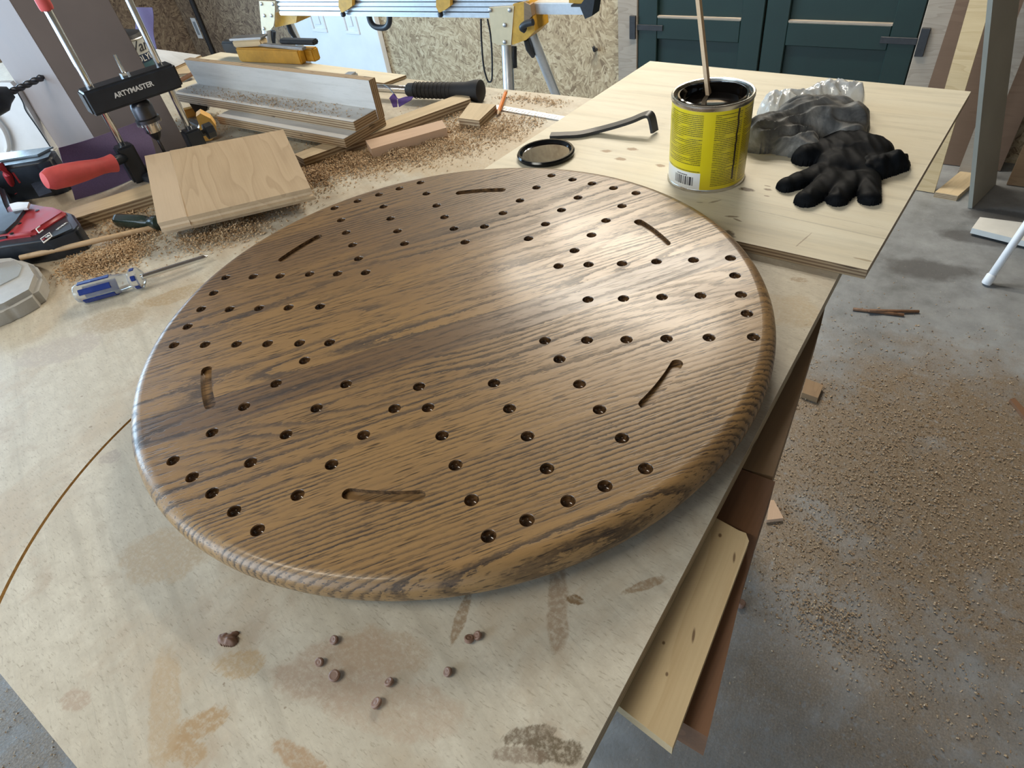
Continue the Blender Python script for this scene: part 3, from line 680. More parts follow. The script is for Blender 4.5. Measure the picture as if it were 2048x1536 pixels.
# ------------------------------------------------------------------ the round marble board
ARMS = [
 [[(731,545),(675,547),(619,548),(560,552),(506,553),(451,555)],[(427,586),(402,618),(375,653)],[(599,686),(535,687),(473,688),(410,689),(348,690)],[(640,613),(577,615),(518,616),(459,618)]],
 [[(659,685),(609,721),(552,767),(488,813),(424,865),(346,921)],[(384,954),(424,986),(468,1022)],[(789,817),(727,870),(663,929),(595,990),(515,1060)],[(692,768),(633,816),(572,869),(501,925)]],
 [[(838,773),(856,815),(884,871),(911,930),(943,1000),(977,1072)],[(1054,1040),(1136,1002),(1210,972)],[(1119,718),(1159,768),(1199,819),(1244,876),(1291,937)],[(988,766),(1019,817),(1055,872),(1094,937)]],
 [[(1090,681),(1174,680),(1253,679),(1333,677),(1418,675),(1507,674)],[(1494,627),(1482,589),(1470,551)],[(1177,529),(1244,527),(1313,523),(1387,520),(1461,516)],[(1176,599),(1247,597),(1324,594),(1401,591)]],
 [[(1117,532),(1149,501),(1183,470),(1212,441),(1244,412),(1272,386)],[(1227,376),(1184,367),(1145,359)],[(969,453),(1006,426),(1040,401),(1073,375),(1103,351)],[(1057,477),(1091,448),(1123,420),(1156,395)]],
 [[(930,484),(908,457),(889,434),(873,411),(853,387),(841,365)],[(799,377),(758,389),(715,402)],[(717,517),(705,490),(692,465),(682,440),(669,416)],[(809,487),(795,462),(781,437),(767,413)]]]
GA = R(53.5); TH = 0.0315; RB = 0.3405; RE = 0.0145
gb = empty('game_board', (0, 0, ZB - TH), 'large round dark-stained oak marble game board with rows of drilled holes', 'game board', rz=GA)
def board_mesh():
    inv = Matrix.Rotation(-GA, 3, 'Z'); holes = []; ctr = []
    for arm in ARMS:
        for grp in arm:
            for p in grp: q = inv @ H(p[0], p[1], ZB); ctr.append((q.x, q.y))
    HR = 0.0060
    for cx, cy in ctr: holes.append([(cx + HR * math.cos(2 * math.pi * i / 20), cy + HR * math.sin(2 * math.pi * i / 20)) for i in range(20)])
    slots = []
    for a in (-149.2, -90, -30, 30, 91, 150):
        a = R(a + 27) - GA; r = 0.2613; hw = 0.0056; da = R(6.6); lp = []
        for i in range(13): t = a - da + 2 * da * i / 12; lp.append(((r + hw) * math.cos(t), (r + hw) * math.sin(t)))
        t1 = a + da; c1 = (r * math.cos(t1), r * math.sin(t1))
        for i in range(1, 8): b = t1 + math.pi * i / 8; lp.append((c1[0] + hw * math.cos(b), c1[1] + hw * math.sin(b)))
        for i in range(13): t = a + da - 2 * da * i / 12; lp.append(((r - hw) * math.cos(t), (r - hw) * math.sin(t)))
        t0 = a - da; c0 = (r * math.cos(t0), r * math.sin(t0))
        for i in range(1, 8): b = t0 + math.pi + math.pi * i / 8; lp.append((c0[0] + hw * math.cos(b), c0[1] + hw * math.sin(b)))
        slots.append(lp)
    NS = 220; ri = RB - RE
    outer = [(ri * math.cos(2 * math.pi * i / NS), ri * math.sin(2 * math.pi * i / NS)) for i in range(NS)]
    vs, fs = cdt(outer, holes + slots); bm = bmesh.new()
    V = [bm.verts.new((v.x, v.y, TH)) for v in vs]
    for f in fs: bm.faces.new([V[i] for i in f])
    key = {}
    for v in bm.verts: key[(round(v.co.x, 6), round(v.co.y, 6))] = v
    def near(p):
        k = (round(p[0], 6), round(p[1], 6))
        if k in key: return key[k]
        return min(V, key=lambda v: (v.co.x - p[0]) ** 2 + (v.co.y - p[1]) ** 2)
    for (cx, cy), lp in zip(ctr, holes):                      # ball-nosed holes
        prev = [near(p) for p in lp]; n = 20
        for rr, dz in ((1.0, 0.0022), (0.97, 0.0042), (0.80, 0.0062), (0.5, 0.0076)):
            ring = [bm.verts.new((cx + HR * rr * math.cos(2 * math.pi * i / n), cy + HR * rr * math.sin(2 * math.pi * i / n), TH - dz)) for i in range(n)]
            for i in range(n):
                f = bm.faces.new((prev[i], prev[(i + 1) % n], ring[(i + 1) % n], ring[i])); f.material_index = 1; f.smooth = True
            prev = ring
        c = bm.verts.new((cx, cy, TH - 0.0080))
        for i in range(n): f = bm.faces.new((prev[i], prev[(i + 1) % n], c)); f.material_index = 1; f.smooth = True
    for lp in slots:                                           # flat-bottomed finger grooves
        top = [near(p) for p in lp]; n = len(lp); low = [bm.verts.new((p[0], p[1], TH - 0.0045)) for p in lp]
        for i in range(n): f = bm.faces.new((top[i], top[(i + 1) % n], low[(i + 1) % n], low[i])); f.material_index = 1
        sv, sf = cdt(lp, [])
        lv = [bm.verts.new((v.x, v.y, TH - 0.0045)) for v in sv]
        for f in sf: bm.faces.new([lv[i] for i in f])
    prev = [near(p) for p in outer]
    prof = [(ri + RE * math.sin(t), TH - RE + RE * math.cos(t)) for t in [R(10 * k) for k in range(1, 10)]] + [(ri + RE * math.cos(t), RE - RE * math.sin(t)) for t in [R(15 * k) for k in range(0, 7)]]
    for r, z in prof:
        ring = [bm.verts.new((r * math.cos(2 * math.pi * i / NS), r * math.sin(2 * math.pi * i / NS), z)) for i in range(NS)]
        for i in range(NS): f = bm.faces.new((prev[i], ring[i], ring[(i + 1) % NS], prev[(i + 1) % NS])); f.smooth = True
        prev = ring
    bm.faces.new(prev[::-1])
    bmesh.ops.recalc_face_normals(bm, faces=bm.faces)
    return bm
full = board_mesh()
# glued oak staves: every stave is its own piece of the disc
def vlat(px, py): q = Matrix.Rotation(-GA, 3, 'Z') @ H(px, py, ZB); return q.y
seams = [-0.312, -0.228, -0.135, -0.083, -0.04, 0.028, 0.09, 0.17, 0.258]
SEED = [(0.13, 0.0, 0.0, 0.36), (0.52, 0.12, 0.03, 0.75), (0.77, 0.04, 0.10, 0.40), (0.31, 0.20, 0.30, 0.03), (0.58, 0.80, 0.16, 0.10), (0.93, 0.10, 0.26, 0.0), (0.44, 0.18, 0.14, 0.15), (0.66, 0.42, 0.16, 0.25), (0.23, 0.62, 0.10, 0.65), (0.85, 0.45, 0.12, 0.6)]
lims = [-1] + seams + [1]
for i in range(len(lims) - 1):
    bm = full.copy()
    for s, co in ((1, lims[i + 1]), (-1, lims[i])):
        if abs(co) < 0.9:
            bmesh.ops.bisect_plane(bm, geom=bm.verts[:] + bm.edges[:] + bm.faces[:], plane_co=(0, co, 0), plane_no=(0, s, 0), clear_outer=True)
    me = bpy.data.meshes.new('oak_stave'); bm.to_mesh(me); bm.free()
    me.materials.append(M['oak']); me.materials.append(M['oakhole'])
    o = link('oak_stave', me); o.parent = gb; o.color = SEED[i]
full.free()
p = Vector((0.02, -0.24, ZT + 0.0002))                          # scrap that levels the wet board, its far side rests on the loose plywood
setp(box('support_block', (0.16, 0.03, ZB - TH - ZT - 0.0006), M['pine'], Matrix.Translation(p)), 'thin scrap strip under the front of the round board', 'block')


# wooden plugs and crumbs on the bench
for k, (px, py, lab) in enumerate([(670, 1280, 'brown wooden plug lying alone nearest the left front of the round board'), (640, 1323, 'small brown wooden plug, leftmost of the loose plugs'), (670, 1352, 'larger brown plug just below the leftmost plug'),
        (780, 1366, 'brown plug just above the frontmost plug'), (755, 1408, 'frontmost brown plug on the bench'), (898, 1344, 'lone brown plug in the middle of the front bench'),
        (938, 1280, 'brown plug, left one of the touching pair'), (957, 1272, 'brown plug, right one of the touching pair')]):
    q = H(px, py, ZT + .002); r = (0.0034, 0.0032, 0.0042, 0.0033, 0.0040, 0.0034, 0.0036, 0.0033)[k]
    ax = Vector((rnd.uniform(-.5, .5), rnd.uniform(-.5, .5), 1))
    o = lathe('wood_plug', [(r * .8, 0), (r, .0006), (r, .0026), (r * .75, .0032), (r * .4, .0029), (0, .0034)], M['plug'], Vector((q.x, q.y, ZT + r * 0.35)), ax, n=14, sm=30)
    setp(o, lab, 'plug', 'loose wooden plugs')
q = H(455, 1284, ZT)
setp(mound('plug_crumble', [((q.x - .003, q.y), (q.x + .004, q.y + .002), .005, .004, .006), ((q.x, q.y + .004), (q.x + .001, q.y + .008), .003, .002, .004)], .006, M['plug'], zbase=ZT, res=.0008, wr=.002, wscale=300), 'crumbled lump of brown wood on the left front bench', 'wood scrap')

# ------------------------------------------------------------------ loose plywood panel and what stands on it
prism('loose_plywood', [PAN[3], PAN[0], PAN[1], PAN[2]], ZP - ZT - 0.0006, M['panel'], bev=0.0006, label='cream plywood panel overhanging the bench corner, holding the can and gloves', cat='panel')

CC = Vector((0.123, 0.4347, ZP)); CR = 0.0518; CH = 0.116
can = empty('stain_can', CC, 'open yellow can of dark wood stain with fine print', 'can')
def can_body():
    bm = bmesh.new(); uvl = bm.loops.layers.uv.new('UVMap'); n = 72; hs = [0.004, 0.03, 0.06, 0.09, CH - 0.006]
    V = [[bm.verts.new((CR * math.cos(2 * math.pi * i / n), CR * math.sin(2 * math.pi * i / n), h)) for i in range(n)] for h in hs]
    face0 = math.atan2(CAM.y - CC.y, CAM.x - CC.x)
    for k in range(len(hs) - 1):
        for i in range(n):
            f = bm.faces.new((V[k][i], V[k][(i + 1) % n], V[k + 1][(i + 1) % n], V[k + 1][i])); f.smooth = True
            for lp, (ii, kk) in zip(f.loops, ((i, k), (i + 1, k), (i + 1, k + 1), (i, k + 1))):
                a = 2 * math.pi * ii / n - face0
                base = math.atan2(math.sin(2 * math.pi * (i + .5) / n - face0), math.cos(2 * math.pi * (i + .5) / n - face0)); a = base + 2 * math.pi * (ii - i - .5) / n
                lp[uvl].uv = (math.degrees(a) / 360 + 0.5, (hs[kk] - hs[0]) / (hs[-1] - hs[0]))
    me = bpy.data.meshes.new('label_sleeve'); bm.to_mesh(me); bm.free(); me.materials.append(M['canlabel'])
    o = link('label_sleeve', me, can, Matrix.Translation(CC)); o['label'] = 'yellow paper label with dense print and a barcode'
can_body()
lathe('bottom_rim', [(CR - .004, 0.0003), (CR + .0008, 0.0003), (CR + .0012, .0025), (CR + .0002, .0045), (CR - .003, .0045)], M['tin'], CC, (0, 0, 1), can, 64)
lathe('top_rim', [(CR - .0005, CH - .008), (CR + .0012, CH - .005), (CR + .0012, CH - .001), (CR, CH), (CR - .002, CH - .0005), (CR - .003, CH - .006)], M['tin'], CC, (0, 0, 1), can, 64, close=False)
lathe('lid_groove', [(CR - .003, CH - .006), (CR - .0065, CH - .0065), (CR - .0075, CH - .002), (CR - .0095, CH - .0015), (CR - .0105, CH - .006), (CR - .0095, CH - .02), (CR - .0095, CH - .09)], M['stainpool'], CC, (0, 0, 1), can, 64, close=False)
lathe('stain_surface', [(0, CH - .0165), (CR - .011, CH - .0165), (CR - .0094, CH - .0158)], M['stainpool'], CC, (0, 0, 1), can, 48, close=False)
# stir stick
sa = H(1417, 189, ZP + CH - .017); sb = PY(1393, -40, sa.y + 0.03)
setp(tube('stir_stick', [sa - (sb - sa).normalized() * 0.03, sa, sb], 0.005, M['dowelwood'], flat=(0.0048, 0.0024)), 'thin wooden stick standing in the open stain can', 'stick')

# lid lying upside down with a pool of stain
LC = H(1092, 311, ZP); LR = 0.0455
lid = empty('can_lid', LC, 'round black stain-coated lid behind the round board', 'lid')
lathe('rim', [(LR - .012, .0003), (LR - .003, .0003), (LR, .002), (LR + .0008, .006), (LR - .001, .0085), (LR - .004, .0085), (LR - .0065, .006), (LR - .008, .0040)], plain('stain_coated_tin', (0.016, 0.018, 0.020), 0.14, 0.6, 0.2, 50), LC, (0, 0, 1), lid, 64, close=False)
lathe('stain_pool', [(0, .0042), (LR - .0075, .0042)], M['stainpool'], LC, (0, 0, 1), lid, 64, close=False)
lathe('disc', [(0, .0004), (LR - .01, .0004)], M['black'], LC, (0, 0, 1), lid, 48, close=False)

# little pry bar
tip = H(1309, 266, ZP + .001)
yh = tip.y
ys = H(1160, 268, ZP).y
def yb_at(px): return ys + (yh - ys) * (px - 1160) / (1298 - 1160)
pts = [H(1101, 271, ZP + .0035), H(1130, 270, ZP + .0035), H(1160, 268, ZP + .004), PY(1190, 261.5, yb_at(1190)), PY(1225, 252.5, yb_at(1225)), PY(1262, 241, yb_at(1262)), PY(1286, 231, yh), PY(1298, 229, yh + .001), PY(1304, 238, yh + .001), tip + Vector((0, 0, .002))]
setp(tube('pry_bar', bez(pts, 6), .005, M['black'], flat=(0.0078, 0.0024)), 'black hooked pry bar lying beside the stain can', 'pry bar')

# grey rag and crinkled film
r0_ = H(1520, 300, ZP); r1_ = H(1690, 285, ZP); rm_ = (r0_ + r1_) / 2
setp(mound('rag', [((r0_.x - .005, r0_.y + .018), (r1_.x - .03, r1_.y + .035), .034, .045, .034), ((rm_.x - .02, rm_.y + .05), (rm_.x + .035, rm_.y + .048), .04, .04, .042), ((r1_.x - .04, r1_.y + .04), (r1_.x + .004, r1_.y + .038), .03, .020, .030), ((r0_.x - .005, r0_.y + .016), (r0_.x + .06, r0_.y + .010), .022, .024, .022)],
     .04, M['cloth'], zbase=ZP, res=.0022, wr=.010, wscale=38, seed=2.3, dome=.5, ridge=True, fold=(0.55, 0.35)), 'crumpled grey stained rag behind the stain can', 'rag')
f0 = H(1560, 232, ZP); f1 = H(1700, 232, ZP)
setp(mound('crinkled_film', [((f0.x - .01, f0.y + .005), (f1.x - .035, f1.y + .022), .028, .026, .03), ((f1.x - .05, f1.y + .02), (f1.x - .005, f1.y + .03), .022, .018, .036), ((f1.x - .02, f1.y - .02), (f1.x + .015, f1.y - .03), .022, .018, .022)],
     .03, M['film'], zbase=ZP, res=.0022, wr=.0075, wscale=55, seed=5.1, dome=.6, ridge=True), 'crinkled clear plastic film behind the grey rag', 'plastic film')

# black glove
def hp(px, py, dz=0.0): q = H(px, py, ZP + dz); return (q.x, q.y)
gl = [ (hp(1655, 345), hp(1572, 377), .021, .0135, .013), (hp(1672, 362), hp(1611, 405), .0195, .0155, .014), (hp(1704, 366), hp(1674, 404), .0165, .0140, .0135), (hp(1734, 358), hp(1738, 402), .0165, .0140, .013),
       (hp(1690, 330), hp(1725, 335), .040, .038, .020), (hp(1700, 305), hp(1730, 312), .040, .036, .024), (hp(1610, 322), hp(1680, 300), .019, .034, .020), (hp(1680, 318), hp(1712, 300), .016, .02, .020) ]
gm = empty('glove', Vector((*hp(1690, 330), ZP)), 'black nitrile glove with spread fingers on the cream panel', 'glove')
mound('hand', gl, .04, M['glove'], gm, zbase=ZP, res=.0016, wr=.0030, wscale=46, seed=3.7, dome=.42, ridge=True, fold=(-0.9, 0.4))
mound('cuff', [(hp(1745, 345), hp(1790, 336), .024, .018, .024), (hp(1790, 336), hp(1808, 325), .014, .005, .016)], .02, M['glove'], gm, zbase=ZP, res=.0018, wr=.006, wscale=60, seed=8.2, dome=.6)

# ------------------------------------------------------------------ left side of the bench: tools
# screwdriver with clear and blue handle
def screwdriver(name, tail, nose, tipp, r, mats, label, stripes):
    tail, nose, tipp = Vector(tail), Vector(nose), Vector(tipp); ax = (nose - tail).normalized(); L = (nose - tail).length
    e = empty(name, Vector((tail.x, tail.y, ZT)), label, 'screwdriver')
    bm = bmesh.new(); n = 36; rings = []
    prof = [(0.55, 0), (0.85, .03), (1.0, .10), (1.0, .58), (0.86, .68), (0.72, .74), (0.72, .80), (0.98, .84), (1.0, .95), (0.6, 1.0)]
    for k, (q, h) in enumerate(prof):
        rings.append([bm.verts.new((r * q * (1 - (0.09 if 0.02 < h < .62 else 0.0) * (0.5 + 0.5 * math.cos(6 * 2 * math.pi * i / n))) * math.cos(2 * math.pi * i / n), r * q * (1 - (0.09 if 0.02 < h < .62 else 0.0) * (0.5 + 0.5 * math.cos(6 * 2 * math.pi * i / n))) * math.sin(2 * math.pi * i / n), h * L)) for i in range(n)])
    for a, b in zip(rings, rings[1:]):
        for i in range(n): bm.faces.new((a[i], a[(i + 1) % n], b[(i + 1) % n], b[i]))
    bm.faces.new(rings[0][::-1]); bm.faces.new(rings[-1])
    mw = frame(tail, ax.cross(Vector((0, 0, 1))), ax)
    finish('handle', bm, mats[0], e, mw, sm=40)
    if stripes:
        for k in range(6):                                    # coloured flutes let into the clear plastic
            a = 2 * math.pi * (k + 0.5) / 6; d = (mw.to_3x3() @ Vector((math.cos(a), math.sin(a), 0)))
            c = tail + ax * (L * .34) + d * (r * .93)
            box('handle_stripe', (r * .55, L * .46, r * .10), mats[1], frame(c, ax.cross(d), d), e, bev=r * .04)
            c = tail + ax * (L * .895) + d * (r * .94)
            box('collar_patch', (r * .5, L * .07, r * .10), mats[1], frame(c, ax.cross(d), d), e, bev=r * .04)
    if tipp is not None:
        d = (tipp - nose).normalized(); Ls = (tipp - nose).length; rs = r * .27
        lathe('shaft', [(rs, -.005), (rs, Ls - .008), (rs * 1.05, Ls - .007), (rs * .9, Ls - .004), (rs * .3, Ls)], M['chrome'], nose, d, e, 20)
    return e
r_ = 0.0145
t0 = H(150, 590, ZT + r_); n0 = H(287, 553, ZT + r_)
screwdriver('screwdriver', t0, n0, H(415, 513, ZT + .010), r_, (M['clear'], M['blue']), 'screwdriver with clear and blue handle on the scratched bench', True)
t1 = H(232, 440, ZT + .012); n1_ = H(322, 446, ZT + .012)
screwdriver('screwdriver', t1, n1_, n1_ + (n1_ - t1).normalized() * .05, .0115, (M['green_dark'], M['green_dark']), 'dark green screwdriver handle poking out from under the oak board', False)
# dowel
da_, db_ = H(40, 516, ZT + .018), H(330, 450, ZT + .006)
setp(rod('dowel', da_, db_, .0042, M['dowelwood']), 'long thin pale dowel lying across the sawdust', 'dowel')
# rounded grey plastic case
def rounded(name, pxs, z, h, mat, par, bev, seg=4):
    P = [H(a, b, z) for a, b in pxs]; o = prism(name, P, h, mat, parent=par, bev=0.0)
    bm = bmesh.new(); bm.from_mesh(o.data)
    bmesh.ops.bevel(bm, geom=[e for e in bm.edges if any(v.co.z > h * .9 for v in e.verts)], offset=bev, segments=seg, affect='EDGES', clamp_overlap=True)
    bm.to_mesh(o.data); bm.free(); smooth(o.data, 50); return o
gcm = plain('grey_dusty_plastic', (0.44, 0.43, 0.40), 0.45, 0, 0.1, 60)
pc_ = H(20, 570, ZT)
gc = empty('plastic_case', Vector((pc_.x, pc_.y, ZT)), 'pale grey rounded plastic case with a glossy clear window', 'case')
rounded('shell', [(-120, 600), (-110, 545), (-40, 515), (30, 510), (66, 522), (80, 545), (68, 578), (10, 610), (-70, 640)], ZT + .026, .0255, gcm, gc, .008)
plank('window', [(-60, 560, ZT + .0275), (-10, 527, ZT + .0275), (28, 520, ZT + .0275), (44, 532, ZT + .0275), (36, 552, ZT + .0275), (-40, 590, ZT + .0275)], .002, M['clear'], parent=gc)
for k in range(3): tube('ridge', [H(-40, 592 + k * 14, ZT + .021 - .005 * k), H(15, 576 + k * 13, ZT + .021 - .005 * k), H(44, 562 + k * 12, ZT + .021 - .005 * k)], .0011, gcm, gc)

# red cordless drill lying on its side, battery towards the camera
dr = empty('cordless_drill', Vector((*H(60, 470, ZT)[:2], ZT)), 'red and black cordless drill lying on its side with its battery', 'drill')
zb_ = ZT + .036
rounded('battery', [(-90, 525), (-60, 500), (0, 482), (61, 466), (132, 422), (145, 426), (160, 448), (151, 459), (88, 480), (0, 494), (-60, 506)], zb_, .0355, M['navy'], dr, .006, 3)
plank('battery_plate', [(86, 480, zb_ + .0008), (128, 446, zb_ + .0008), (140, 446, zb_ + .0008), (144, 457, zb_ + .0008), (96, 478, zb_ + .0008)], .002, M['black'], parent=dr)
rounded('handle_foot', [(-90, 470), (-20, 440), (20, 408), (50, 402), (92, 410), (112, 412), (131, 422), (62, 465), (25, 470), (-60, 482)], zb_ + .007, .036, M['red'], dr, .005, 3)
rounded('grip', [(-70, 372), (-30, 366), (2, 368), (16, 405), (24, 420), (58, 414), (40, 440), (14, 464), (-20, 470), (-70, 476)], zb_ + .012, .040, M['navy'], dr, .007, 3)
plank('belt_clip', [(18, 408, zb_ + .0145), (34, 404, zb_ + .0145), (58, 404, zb_ + .0145), (54, 415, zb_ + .0145), (24, 420, zb_ + .0145)], .004, M['white'], parent=dr)
ta, tb = H(84, 494, zb_ + .003), H(144, 446, zb_ + .003); tdir = (tb - ta).normalized()
def tframe(px, py, d=tdir, z=zb_ + .0012): return frame(H(px, py, z), d, (0, 0, 1))
plank('badge', [(80, 477, zb_ + .0012), (99, 464, zb_ + .0012), (105, 472, zb_ + .0012), (87, 486, zb_ + .0012)], .001, M['print_white'], parent=dr)
plank('badge_field', [(82, 477.5, zb_ + .0014), (98, 466, zb_ + .0014), (102.5, 472, zb_ + .0014), (87, 483.5, zb_ + .0014)], .0008, M['black'], parent=dr)
bd = (H(98, 466, zb_) - H(82, 477.5, zb_)).normalized()
bc_ = H(92.5, 475, zb_ + .0017); sz = min((H(98, 466, zb_) - H(102.5, 472, zb_)).length * 1.0, (H(98, 466, zb_) - H(82, 477.5, zb_)).length / 1.75)
text('lettering', 'M', sz * .8, M['print_red'], frame(bc_ - bd * sz * .42, bd), dr, bold=.0002)
text('lettering', '18', sz * .8, M['print_white'], frame(bc_ + bd * sz * .36, bd), dr, bold=.0001)
text('lettering', 'LITHIUM', sz * .62, M['print_white'], tframe(124, 452, bd), dr)
q0 = H(77, 463, zb_ + .0075)
for d_ in ((72, 458, 80, 452), (72, 458, 78, 466), (78, 466, 86, 460)): tube('slider_mark', [H(d_[0], d_[1], zb_ + .0085), H(d_[2], d_[3], zb_ + .0085)], .0008, M['print_white'], dr, 6)
for px, py in ((75, 422), (40, 448), (24, 468)): lathe('screw', [(.003, 0), (.003, .0015), (.0012, .0015), (.0012, .0008), (0, .0008)], M['black'], H(px, py, zb_ + .0065), (0, 0, 1), dr, 12)

# black tool case with red latch behind the drill
kc = H(60, 400, ZT)
tc = empty('tool_case', Vector((kc.x, kc.y, ZT)), 'black tool case with red latches at the left edge', 'case')
zc_ = ZT + .065
rounded('body', [(-70, 352), (-60, 316), (0, 312), (70, 306), (104, 293), (110, 301), (102, 314), (70, 324), (0, 335)], zc_, .0645, M['navy'], tc, .006, 3)
plank('lid_tray', [(-60, 318, zc_ + .003), (0, 306, zc_ + .003), (106, 293, zc_ + .003), (74, 309, zc_ + .003), (-60, 330, zc_ + .003)], .003, plain('blue_grey_reflection', (0.23, 0.30, 0.36), 0.25, 0, 0.1, 20), parent=tc)  # blue-grey colour paints a reflection onto the black case's top
lat = [(0, 332), (8, 327), (56, 325), (57, 332), (24, 343), (20, 341)]
prism('latch', [H(a, b, zc_ - .012) for a, b in ((18, 336), (54, 326), (57, 334), (24, 346))], .02, M['red'], parent=tc, bev=.002)
tube('red_frame', [H(-50, 336, zc_ + .003), H(4, 333, zc_ + .003), H(14, 348, zc_ - .012), H(32, 378, ZT + .02), H(38, 388, ZT + .012)], .007, M['red'], tc, n=10)
prism('sticker', [H(a, b, ZT + .03) for a, b in ((62, 368), (84, 358), (104, 384), (78, 393))], .001, plain('dark_sticker', (0.035, 0.045, 0.07), .4, 0, .2, 30), parent=tc)
tube('bright_edge', [H(42, 346, zc_ - .016), H(82, 332, zc_ - .016)], .0016, M['yellow_pale'], tc, 6)

# white plastic clamshell standing behind the case
sx = empty('clamshell', Vector((*H(60, 300, ZT + .0)[:2], ZT)), 'white translucent clamshell box standing at the far left', 'box')
pva, pvb = H(0, 313, ZT + .001), H(108, 300, ZT + .001)
nvb = Vector((-(pvb - pva).y, (pvb - pva).x, 0)).normalized()
def CS(px, py, back=0.0): return PV(px, py, pva + nvb * back, pvb + nvb * back)
def fl_(p): p.z = max(p.z, ZT + .0008); return p
prism('front', [fl_(CS(-40, 318)), fl_(CS(104, 300)), CS(32, 178), CS(20, 165), CS(-40, 165)], .012, M['white'], parent=sx, bev=.003, cam_side=True)
prism('side', [fl_(CS(119, 297, .015)), fl_(CS(105, 301, .0)), CS(33, 178, .0), CS(37, 167, .015)], .010, M['door_white'], parent=sx, bev=.002, cam_side=True)
tube('hinge', bez([CS(102, 296, -.002), CS(75, 255, -.002), CS(52, 222, -.002), CS(46, 205, -.002), CS(35, 185, -.002)], 4), .0012, M['navy'], sx)
tube('handle_bow', bez([CS(-12, 235, -.008), CS(8, 262, -.008), CS(16, 288, -.008), CS(14, 302, -.008)], 5), .006, M['white'], sx)


# second drill, out of frame but for its chuck and twist bit
ca_, cb_ = H(-2, 200, ZT + .15), H(30, 180, ZT + .155); dax = (H(88, 151, ZT + .162) - H(20, 183, ZT + .154)).normalized()
d2_ = empty('cordless_drill', Vector((ca_.x, ca_.y, ZT)), 'drill with a black chuck and twist bit at the far left edge', 'drill')
cbase = H(22, 184, ZT + .155)
lathe('chuck', [(.010, 0), (.016, -.012), (.024, -.022), (.026, -.05), (.026, -.085), (.022, -.10)], M['navy'], cbase, dax, d2_, 32)
def twist(par, o, ax, L, r):
    bm = bmesh.new(); n = 12; N = 44; rings = []
    for k in range(N + 1):
        h = L * k / N; s = min(1, (L - h) / .01 + .08); tw = 2 * math.pi * 2.6 * k / N
        ring = []
        for i in range(n):
            a = 2 * math.pi * i / n; q = r * s * (0.62 + 0.38 * abs(math.cos(a)) ** .8)
            ring.append(bm.verts.new((q * math.cos(a + tw), q * (0.75) * math.sin(a + tw) if False else q * math.sin(a + tw) , h)))
        rings.append(ring)
    for a, b in zip(rings, rings[1:]):
        for i in range(n): bm.faces.new((a[i], a[(i + 1) % n], b[(i + 1) % n], b[i]))
    bm.faces.new(rings[0][::-1]); bm.faces.new(rings[-1])
    finish('twist_bit', bm, M['steel_dark'], par, axisframe(o, ax), sm=50)
M['steel_dark'] = metal('black_oxide_steel', (0.10, 0.10, 0.11), 0.35)
twist(d2_, cbase, dax, (H(88, 151, ZT + .162) - cbase).length, .0062)
bo = cbase - dax * .10
lathe('motor_housing', [(.022, 0), (.033, -.012), (.036, -.05), (.036, -.12), (.028, -.14)], M['red'], bo, dax, d2_, 28)
g0 = bo - dax * .13
rod('grip', g0 + Vector((0, 0, -.02)), Vector((g0.x, g0.y, ZT + .05)), .019, M['navy'], d2_)
box('battery', (.075, .115, .05), M['navy'], Matrix.Translation((g0.x, g0.y, ZT + .0005)), d2_, bev=.006)

# tall grey-brown box
ba, bb, bd_ = H(226, 336, ZT + .001), H(376, 292, ZT + .001), H(118, 298, ZT + .001)
bcn = bb + (bd_ - ba)
lean = Vector((-0.065, 0.012, 0.36))
def boxlean():
    e = empty('cardboard_box', Vector((ba.x, ba.y, ZT)), 'tall grey-brown cardboard box leaning behind the drill guide', 'box')
    P = [ba, bb, bcn, bd_]; N_ = len(P)
    for i, nm in enumerate(('front_panel', 'side_panel', 'back_panel', 'side_panel')):
        a, b = P[i], P[(i + 1) % 4]; d = (b - a).normalized()
        k = 0.0015
        prism(nm, [a + d * k, b - d * k, b - d * k + lean, a + d * k + lean], .003, M['cardboard_lit'] if i == 3 else M['cardboard'], parent=e, bev=.0005, flip=False)
    prism('top_panel', [p + lean for p in P], .003, M['cardboard'], parent=e, bev=.0005)
boxlean()

# sheet of purple sandpaper propped against the box
def sheet(name, bl, br, tr, tl, mat, bow=0.012, th=.0012, parent=None, n=12):
    bm = bmesh.new(); bl, br, tr, tl = map(Vector, (bl, br, tr, tl)); org = (bl + br) / 2; nn = (br - bl).cross(tl - bl).normalized(); G_ = []
    for s in (0, 1):
        g_ = []
        for i in range(n + 1):
            u = i / n; row = []
            for j in range(n + 1):
                v = j / n; p = bl * (1 - u) * (1 - v) + br * u * (1 - v) + tr * u * v + tl * (1 - u) * v
                p = p + nn * (bow * math.sin(math.pi * u) * math.sin(math.pi * (0.2 + .6 * v)) + .003 * math.sin(7 * v + 5 * u)) + nn * th * s
                row.append(bm.verts.new(p - org))
            g_.append(row)
        G_.append(g_)
    for s in (0, 1):
        for i in range(n):
            for j in range(n):
                q = [G_[s][i][j], G_[s][i + 1][j], G_[s][i + 1][j + 1], G_[s][i][j + 1]]; bm.faces.new(q if s else q[::-1])
    for i in range(n):
        for a, b in (((i, 0), (i + 1, 0)), ((i, n), (i + 1, n)), ((0, i), (0, i + 1)), ((n, i), (n, i + 1))):
            bm.faces.new((G_[0][a[0]][a[1]], G_[0][b[0]][b[1]], G_[1][b[0]][b[1]], G_[1][a[0]][a[1]]))
    return finish(name, bm, mat, parent, Matrix.Translation(org), sm=50)
sbl, sbr = H(150, 400, ZT + .002), H(318, 334, ZT + .002)
setp(sheet('sandpaper_sheet', sbl, sbr, PY(292, 238, sbr.y + .045), PY(116, 295, sbl.y + .02), M['purple']), 'purple sandpaper sheet propped up behind the coral handle', 'sandpaper')

